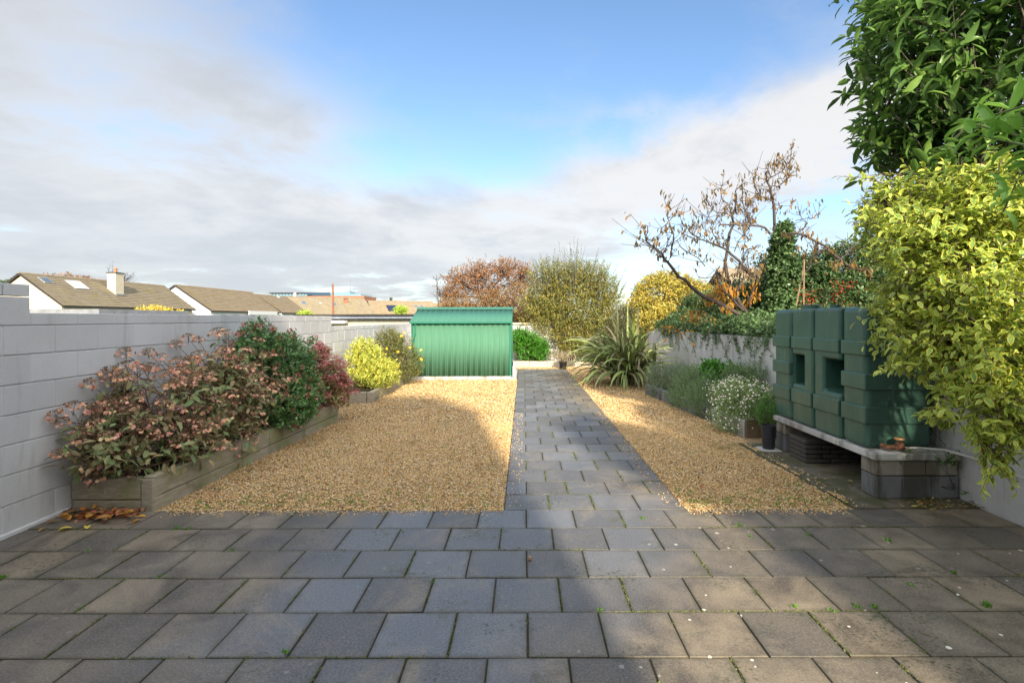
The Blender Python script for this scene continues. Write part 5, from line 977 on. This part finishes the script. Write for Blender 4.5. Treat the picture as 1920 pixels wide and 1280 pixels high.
# ------------------------------------------------------------------ big evergreen and variegated shrub on the right
M_LAU = leafmat('laurel_leaf', [(.024, .048, .014), (.038, .074, .018), (.060, .108, .024), (.030, .058, .016), (.090, .145, .032)], rough=.32, trans=.32, bright=3.0)
M_LAUB = leafmat('young_laurel_leaf', [(.12, .24, .035), (.17, .31, .05), (.09, .19, .03)], rough=.3, trans=.35, bright=1.9)
M_VAR = leafmat('yellow_edged_leaf', [(.08, .16, .04), (.12, .21, .05), (.19, .28, .07), (.28, .35, .07), (.10, .18, .045)], edge=(.84, .74, .09), emw=(.50, .95), rough=.35, trans=.3, bright=1.8)
lb = [(3.78, 4.7, 3.95, .70, .7, .75), (3.95, 4.4, 3.05, .62, .6, .60), (4.1, 4.3, 4.5, .8, .8, .7), (3.62, 4.9, 4.75, .50, .5, .55), (3.55, 4.9, 3.25, .38, .4, .42), (4.6, 3.6, 3.4, .8, .8, .9), (4.5, 5.2, 2.4, .6, .6, .7)]
lau, tl_ = plant('cherry_laurel', 'tree', 'tall glossy dark green evergreen tree leaning in at the top right corner', (4.6, 4.5, 0), lb, M_LAU, M_BARK, nt=1080, nl=9, tl=.42, ll=.175, lw=.30, T=T_L, per=16, r0=.04, seed=121, up=.25, shell=.35, lum=.3, ang=1.0, parts=260, ntw=900, twig_r=.004, flat=.3)
r_ = np.random.default_rng(31); P_, D_, N_, seg_ = [], [], [], []
for tp in ((1588, 70, 4.7), (1612, 95, 4.7), (1640, 60, 4.6), (1660, 20, 4.6), (1604, 178, 4.8), (1625, 205, 4.7), (1612, 235, 4.8), (1640, 180, 4.7), (1618, 262, 4.8), (1650, 130, 4.6), (1690, 5, 4.5), (1600, 110, 4.9)):
    tip = np.array(at(*tp)); root_ = np.array([3.75, 4.8, tip[2]-.35]); dr = norm(tip-root_)
    seg_.append(([root_, root_+(tip-root_)*.5+np.array([0, 0, .03]), tip], .008, .003))
    for k in range(13):
        u = 1-k*.028; b = root_+(tip-root_)*u; a = k*2.4+r_.random(); s1 = norm(np.cross(dr, [0, 0, 1])); s2 = np.cross(dr, s1); P_.append(b); D_.append(norm(dr*.55+s1*math.cos(a)*.9+s2*math.sin(a)*.9+np.array([0, 0, .15]))); N_.append(norm(np.array([0, 0, 1])+r_.normal(0, .3, 3)))
P_, D_, N_ = map(np.array, (P_, D_, N_)); n = len(P_); LL = .13+.05*r_.random(n)
adopt(leaves('outer_sprigs', P_, D_, N_, LL, LL*.33, r_.random(n), M_LAU, T_L), lau)['kind'] = 'stuff'; adopt(tubes('outer_twigs', seg_, M_BARKD, None), lau)['kind'] = 'stuff'
# bright young laurel shoots near the camera
nb, tn = plant('laurel_branch', 'branch', 'fresh light green laurel leaves reaching in from the right edge, nearest to the viewer', (3.3, 2.4, 2.2), [(2.62, 2.75, 2.64, .24, .22, .17), (2.75, 2.7, 2.38, .18, .2, .14)], M_LAUB, M_STEM, nt=15, nl=8, tl=.28, ll=.150, lw=.30, T=T_L, per=3, r0=.008, seed=133, up=.2, shell=.4, ang=1.0, parts=110, ntw=15, twig_r=.004, flat=.6)
vb_ = [tuple(at(1790, 500, 4.0))+(.62, .5, .68), tuple(at(1712, 425, 4.4))+(.46, .4, .46), tuple(at(1860, 420, 3.9))+(.55, .45, .50), tuple(at(1885, 620, 3.6))+(.50, .42, .50), tuple(at(1860, 740, 3.55))+(.34, .32, .26), tuple(at(1765, 640, 3.95))+(.40, .36, .38), tuple(at(1890, 800, 3.5))+(.24, .2, .20), tuple(at(1700, 590, 4.3))+(.30, .3, .36), tuple(at(1655, 400, 4.6))+(.26, .25, .30)]
var, tvv = plant('variegated_shrub', 'shrub', 'large bush of yellow edged green leaves overhanging the oil tank and right wall', (4.35, 4.0, 0), vb_, M_VAR, M_BARK, nt=1500, nl=11, tl=.30, ll=.068, lw=.46, T=T_L, per=12, r0=.022, seed=141, up=.25, droop=.25, shell=.35, lum=.28, ang=.95, parts=300, ntw=900, twig_r=.0025, flat=.3, spread=.5)
M_VARG = leafmat('plain_green_leaf', [(.05, .12, .03), (.08, .18, .04), (.06, .14, .035)], edge=(.35, .40, .06), emw=(.7, 1.1), rough=.35, trans=.25)
r_ = np.random.default_rng(37); P_, D_, seg_ = [], [], []
for a_, b_, n_ in (((1800, 790, 3.7), (1900, 900, 3.45), 4), ((1860, 840, 3.6), (1870, 900, 3.5), 3), ((1760, 760, 3.9), (1735, 790, 4.0), 2), ((1720, 700, 4.1), (1665, 690, 4.2), 2), ((1800, 800, 3.8), (1750, 812, 3.9), 2), ((1900, 850, 3.5), (1845, 905, 3.5), 2), ((1740, 620, 4.2), (1655, 600, 4.3), 2), ((1700, 480, 4.4), (1625, 470, 4.6), 2), ((1690, 540, 4.3), (1625, 560, 4.5), 2), ((1700, 350, 4.4), (1600, 335, 4.8), 3), ((1760, 370, 4.2), (1730, 325, 4.3), 2), ((1820, 360, 4.1), (1790, 320, 4.2), 2)):
    for q_ in range(n_):
        a = np.array(at(*a_))+r_.normal(0, .04, 3); b = np.array(at(*b_))+r_.normal(0, .06, 3); m = (a+b)/2+np.array([0, 0, .04]); seg_.append(([a, m, b], .004, .0015)); dr = norm(b-a)
        for k in range(16):
            u = k/15; P_.append(a*(1-u)**2+2*m*u*(1-u)+b*u*u); D_.append(norm(dr*.5+norm(r_.normal(0, 1, 3))*.7+np.array([0, 0, -.25])))
P_, D_ = np.array(P_), np.array(D_); n = len(P_); LL = .05+.03*r_.random(n)
adopt(leaves('trailing_sprigs', P_, D_, norm(np.array([0, -.3, 1])+r_.normal(0, .4, (n, 3))), LL, LL*.46, r_.random(n), M_VAR, T_L), var)['kind'] = 'stuff'; adopt(tubes('trailing_twigs', seg_, M_REDSTEM, None), var)['kind'] = 'stuff'
# hedge continuing towards and past the viewer's right (its shade falls on the patio)
plant('side_hedge', 'hedge', 'tall dark laurel hedge along the right boundary beside the patio', (4.9, 1.6, 0), [(4.8, 2.6, 2.2, .75, .8, 1.2), (4.8, 1.2, 2.1, .75, .9, 1.2), (4.8, -.2, 2.0, .75, .9, 1.1)], M_LAU, M_BARK, nt=700, nl=8, tl=.35, ll=.15, lw=.38, per=8, r0=.03, seed=151, shell=.5, ntw=200, keepfn=lambda P: P[:, 0] > 4.0)
tree('garden_tree', 'tree', 'leafy evergreen standing by the side of the house behind the viewer', (2.95, -.4, 0), [(2.95, -.4, 3.6, .8, .6, .9), (3.2, -.35, 3.0, .7, .5, .7), (2.7, -.45, 4.3, .5, .5, .6)], M_LAU, M_BARK, .06, 155, nt=1100, nl=8, tl=.4, ll=.15, lw=.42, shell=.3)
# small ivy sprigs at the plinth
iv2, _t = plant('ivy_sprig', 'ivy', 'ivy creeping over the near end of the tank plinth', (3.8, 4.62, .1), [(3.45, 4.625, .40, .25, .02, .07), (3.75, 4.60, .36, .12, .05, .12), (3.80, 4.55, .14, .08, .06, .08), (3.6, 4.9, .62, .08, .06, .1), (3.84, 5.0, .8, .05, .2, .35)], M_IVY, M_BARKD, nt=60, nl=4, tl=.10, ll=.035, lw=.8, per=2, r0=.003, seed=161, shell=.2, up=0)

# ------------------------------------------------------------------ fallen leaves, weeds, moss
M_FALL = leafmat('fallen_leaf', [(.42, .14, .04), (.22, .07, .035), (.52, .26, .04), (.14, .07, .04), (.35, .10, .06), (.18, .11, .06)], rough=.6, trans=.15)
M_YLB2 = leafmat('withered_leaf', [(.30, .26, .06), (.20, .13, .06), (.34, .16, .05), (.14, .10, .05), (.40, .34, .10)], rough=.6, trans=.15, bright=1.1)
def litter(name, label, pts, ll, mat, seed, lift=.02):
    r_ = np.random.default_rng(seed); P = np.array(pts, float); n = len(P); P[:, 2] += lift*r_.random(n); a = r_.random(n)*6.28; D = norm(np.stack([np.cos(a), np.sin(a), r_.normal(0, .22, n)], 1)); LL = ll*(.6+.8*r_.random(n))
    return tag(leaves(name, P, D, norm(np.array([0, 0, 1])+r_.normal(0, .4, (n, 3))), LL, LL*.45, r_.random(n), mat, T_L), label, 'leaves', kind='stuff')
r_ = np.random.default_rng(50)
litter('fallen_leaves', 'drift of orange and red fallen leaves in the corner by the left timber bed', [(-3.45+r_.normal(0, .17), 4.30+r_.normal(0, .06), .006) for _ in range(110)]+[(-3.83+.2*r_.random(), 4.15+.3*r_.random(), .006) for _ in range(20)], .075, M_FALL, 1, .035)
litter('fallen_leaves', 'yellow and brown fallen leaves at the foot of the right wall by the tank plinth', [(3.55+r_.normal(0, .17), 4.46+r_.normal(0, .07), .016) for _ in range(120)]+[(2.95+.9*r_.random(), 4.5+2.1*r_.random(), .014) for _ in range(50)], .032, M_YLB2, 2, .02)
litter('leaf_litter', 'small dead leaves scattered on the gravel beside the left timber beds', [(-2.95+abs(r_.normal(0, .25)), 4.6+5.5*r_.random(), .004) for _ in range(130)]+[(-2.7+2.4*r_.random(), 4.5+8*r_.random(), .004) for _ in range(60)]+[(1.5+1.3*r_.random(), 4.6+7*r_.random(), .004) for _ in range(45)]+[(2.4+.4*r_.random(), 7.3+3*r_.random(), .004) for _ in range(60)], .035, M_FALL, 3)
for lbl, p, s_ in (('single yellow fallen leaf on the patio below the leaf drift', at(162, 990, 4.02), 1.0), ('dark red curled leaf on the patio left of the yellow leaf', at(135, 990, 4.05), 1.1), ('small orange leaf on the patio nearest the left wall', at(85, 987, 4.05), .8)):
    u_ = unit_leaves(T_L, M_YLB if 'yellow' in lbl else M_FALL, .5, 3); o = link('fallen_leaf', u_[1], None, (p.x, p.y, .012)); o.scale = (.085*s_,)*3; o.rotation_euler = (.1, -.12, random.random()*6); tag(o, lbl, 'leaf', 'single leaves fallen on the patio')
tag(MB().lathe([(.004, 0), (.013, .004), (.016, .016), (.012, .028), (.003, .034)], (0.035, 3.50, .0), 10).build('snail_shell', simple('snail_shell', (.30, .19, .13), .5, 60, .4, .2, 200)), 'tiny brown snail shell on a slab in the middle of the patio', 'snail shell')
M_MOSS = leafmat('moss', [(.075, .10, .018), (.11, .14, .025), (.05, .07, .015), (.15, .17, .04)], rough=.8, trans=.2); M_WEED = leafmat('weed_leaf', [(.10, .22, .03), (.15, .30, .04), (.08, .17, .03)], rough=.5, trans=.35)
r_ = np.random.default_rng(60); MP = []
lx = lambda x, y: math.sin(x*2.1+y*1.3)+math.sin(x*.9-y*2.2+1)+math.sin(x*5.3+y*4.1)*.6
for r in range(6):
    yb_ = Y_EDGE-r*PITCH
    for x in np.arange(-3.8, 3.8, .0045):
        if lx(x, yb_*3) > .75+.4*r_.random(): MP.append((x, yb_+r_.normal(0, .0025), -.003))
    ph_ = 0.0165 if r % 2 == 0 else 0.0165+PITCH/2
    for k in range(-10, 11):
        xj = ph_+k*PITCH
        if abs(xj) > 3.8: continue
        g_ = lx(xj*3.1, yb_*2.7)
        for y in np.arange(yb_-PITCH, yb_, .0045):
            if g_+math.sin(y*23+xj*9)*.8 > .55+.6*r_.random(): MP.append((xj+r_.normal(0, .0025), y, -.003))
for r in range(0, 14):
    yb_ = Y_EDGE+.002+r*PITCH*.995
    for x in np.arange(-.16, 1.36, .006):
        if lx(x*2, yb_*3) > .9 and x > .25: MP.append((x, yb_+r_.normal(0, .003), -.003))
    for k in range(5):
        xj = -.17+.3855*k-(.195 if r % 2 else 0)
        if -.1 < xj < 1.3 and lx(xj*3, yb_*2) > .5:
            for y in np.arange(yb_, yb_+PITCH, .006): MP.append((xj+r_.normal(0, .003), y, -.003))
MP = np.array(MP); n = len(MP); a = r_.random(n)*6.28; D = norm(np.stack([np.cos(a)*.8, np.sin(a)*.8, .3+.9*r_.random(n)], 1)); LL = .007+.007*r_.random(n)
tag(leaves('joint_moss', MP, D, norm(r_.normal(0, 1, (n, 3))+np.array([0, 0, 1])), LL, LL*.6, r_.random(n), M_MOSS, T_S), 'green moss growing in the joints between the paving slabs', 'moss', kind='stuff')
def tuft(P0, n, h, sp, r_):
    P = np.array(P0)+r_.normal(0, sp, (n, 3))*np.array([1, 1, 0]); D = norm(np.stack([r_.normal(0, .5, n), r_.normal(0, .5, n), np.ones(n)], 1)); return P, D, h*(.5+.8*r_.random(n))
Ps, Ds, Ls = [], [], []
for px, py, nn2, h in ((1205, 972, 26, .035), (1387, 986, 16, .03), (1408, 1007, 12, .03), (1510, 1003, 14, .03), (1665, 1015, 22, .04), (1640, 1140, 24, .04), (1607, 1140, 18, .035), (1490, 1138, 14, .03), (1380, 985, 10, .03), (840, 1064, 10, .02), (755, 995, 14, .025), (810, 1090, 16, .022), (1125, 1145, 14, .03), (1010, 1228, 12, .02), (535, 1220, 16, .03), (430, 1030, 14, .03), (330, 989, 30, .03), (350, 990, 20, .03), (300, 1078, 12, .025), (165, 1030, 12, .025), (1710, 1100, 12, .03), (1455, 945, 20, .03), (1783, 1075, 16, .035), (1850, 1138, 26, .045), (455, 1142, 10, .02), (1560, 1147, 14, .03), (150, 1140, 12, .025), (0, 1082, 16, .04), (640, 1030, 10, .02)):
    d = EYE*F/(py-VY); p = at(px, py, d); p.z = -.004; P, D, L_ = tuft(p, nn2, h, .012, r_); Ps.append(P); Ds.append(D); Ls.append(L_*.7)
Pg, Dg, Lg = [], [], []
for i in range(260):
    sidex = r_.random() < .55; x = (-3.0+2.8*r_.random()) if sidex else (1.42+1.4*r_.random()); y = 4.46+.25*abs(r_.normal()) if r_.random() < .45 else 4.6+8*r_.random()**1.4
    P, D, L_ = tuft((x, y, -.006), 12, .022, .02, r_); Pg.append(P); Dg.append(D); Lg.append(L_)
def fin(nm, lbl, A, B, C, wr):
    A, B, C = np.concatenate(A), np.concatenate(B), np.concatenate(C); n = len(A); tag(leaves(nm, A, B, norm(r_.normal(0, 1, (n, 3))), C, C*wr, r_.random(n), M_WEED, T_S), lbl, 'weeds', kind='stuff')
fin('paving_weeds', 'small green weeds sprouting from the patio joints', Ps, Ds, Ls, .38); fin('gravel_weeds', 'tiny green seedlings and grass dotted through the gravel', Pg, Dg, Lg, .25)

# ------------------------------------------------------------------ the house behind the viewer (throws the long shadow)
def dwelling(HX0, HX1, label, dz=0.0, yB=-9.0, dr=0.0):
    hs = empty('dwelling_house', ((HX0+HX1)/2, -1.2, 0), 0, label, 'house'); yF = -1.0; zE, zR = 5.3+dz, 8.55+dz+dr
    pp(MB().prism([(yF, -.05), (yB, -.05), (yB, zE), ((yF+yB)/2, zR), (yF, zE)], 'x', HX0, HX1).build('wall', M_WHITE), hs)
    for sg, y in ((1, yF), (-1, yB)):
        ym = (yF+yB)/2; pp(MB().prism([(y+sg*.25, zE-.12), (y+sg*.25, zE-.02), (ym, zR+.16), (ym, zR+.03)], 'x', HX0-.1, HX1+.06).build('roof', M_ROOF), hs)
    for x in (HX0+1.7, HX0+5.0, HX1-1.7) if dz > -1 else ():
        f_ = pp(MB().box(x-.6, x+.6, yF+.003, yF+.05, 3.2, 4.4).build('window', M_BLIND), hs); pp(MB().box(x-.52, x+.52, yF+.051, yF+.06, 3.28, 4.32).build('pane', M_GLASS), f_)
    f_ = pp(MB().box(HX1-2.6, HX1-.4, yF+.003, yF+.05, 0.02, 2.15).build('patio_door', M_BLIND), hs); pp(MB().box(HX1-2.5, HX1-.5, yF+.051, yF+.06, .1, 2.05).build('pane', M_GLASS), f_)
dwelling(-9.0, 1.22, 'pale rendered two storey house whose shadow falls across the left of the garden')
dwelling(3.42, 12.0, 'low neighbouring house whose shadow falls across the right of the patio', -1.9, -6.0, -2.2)
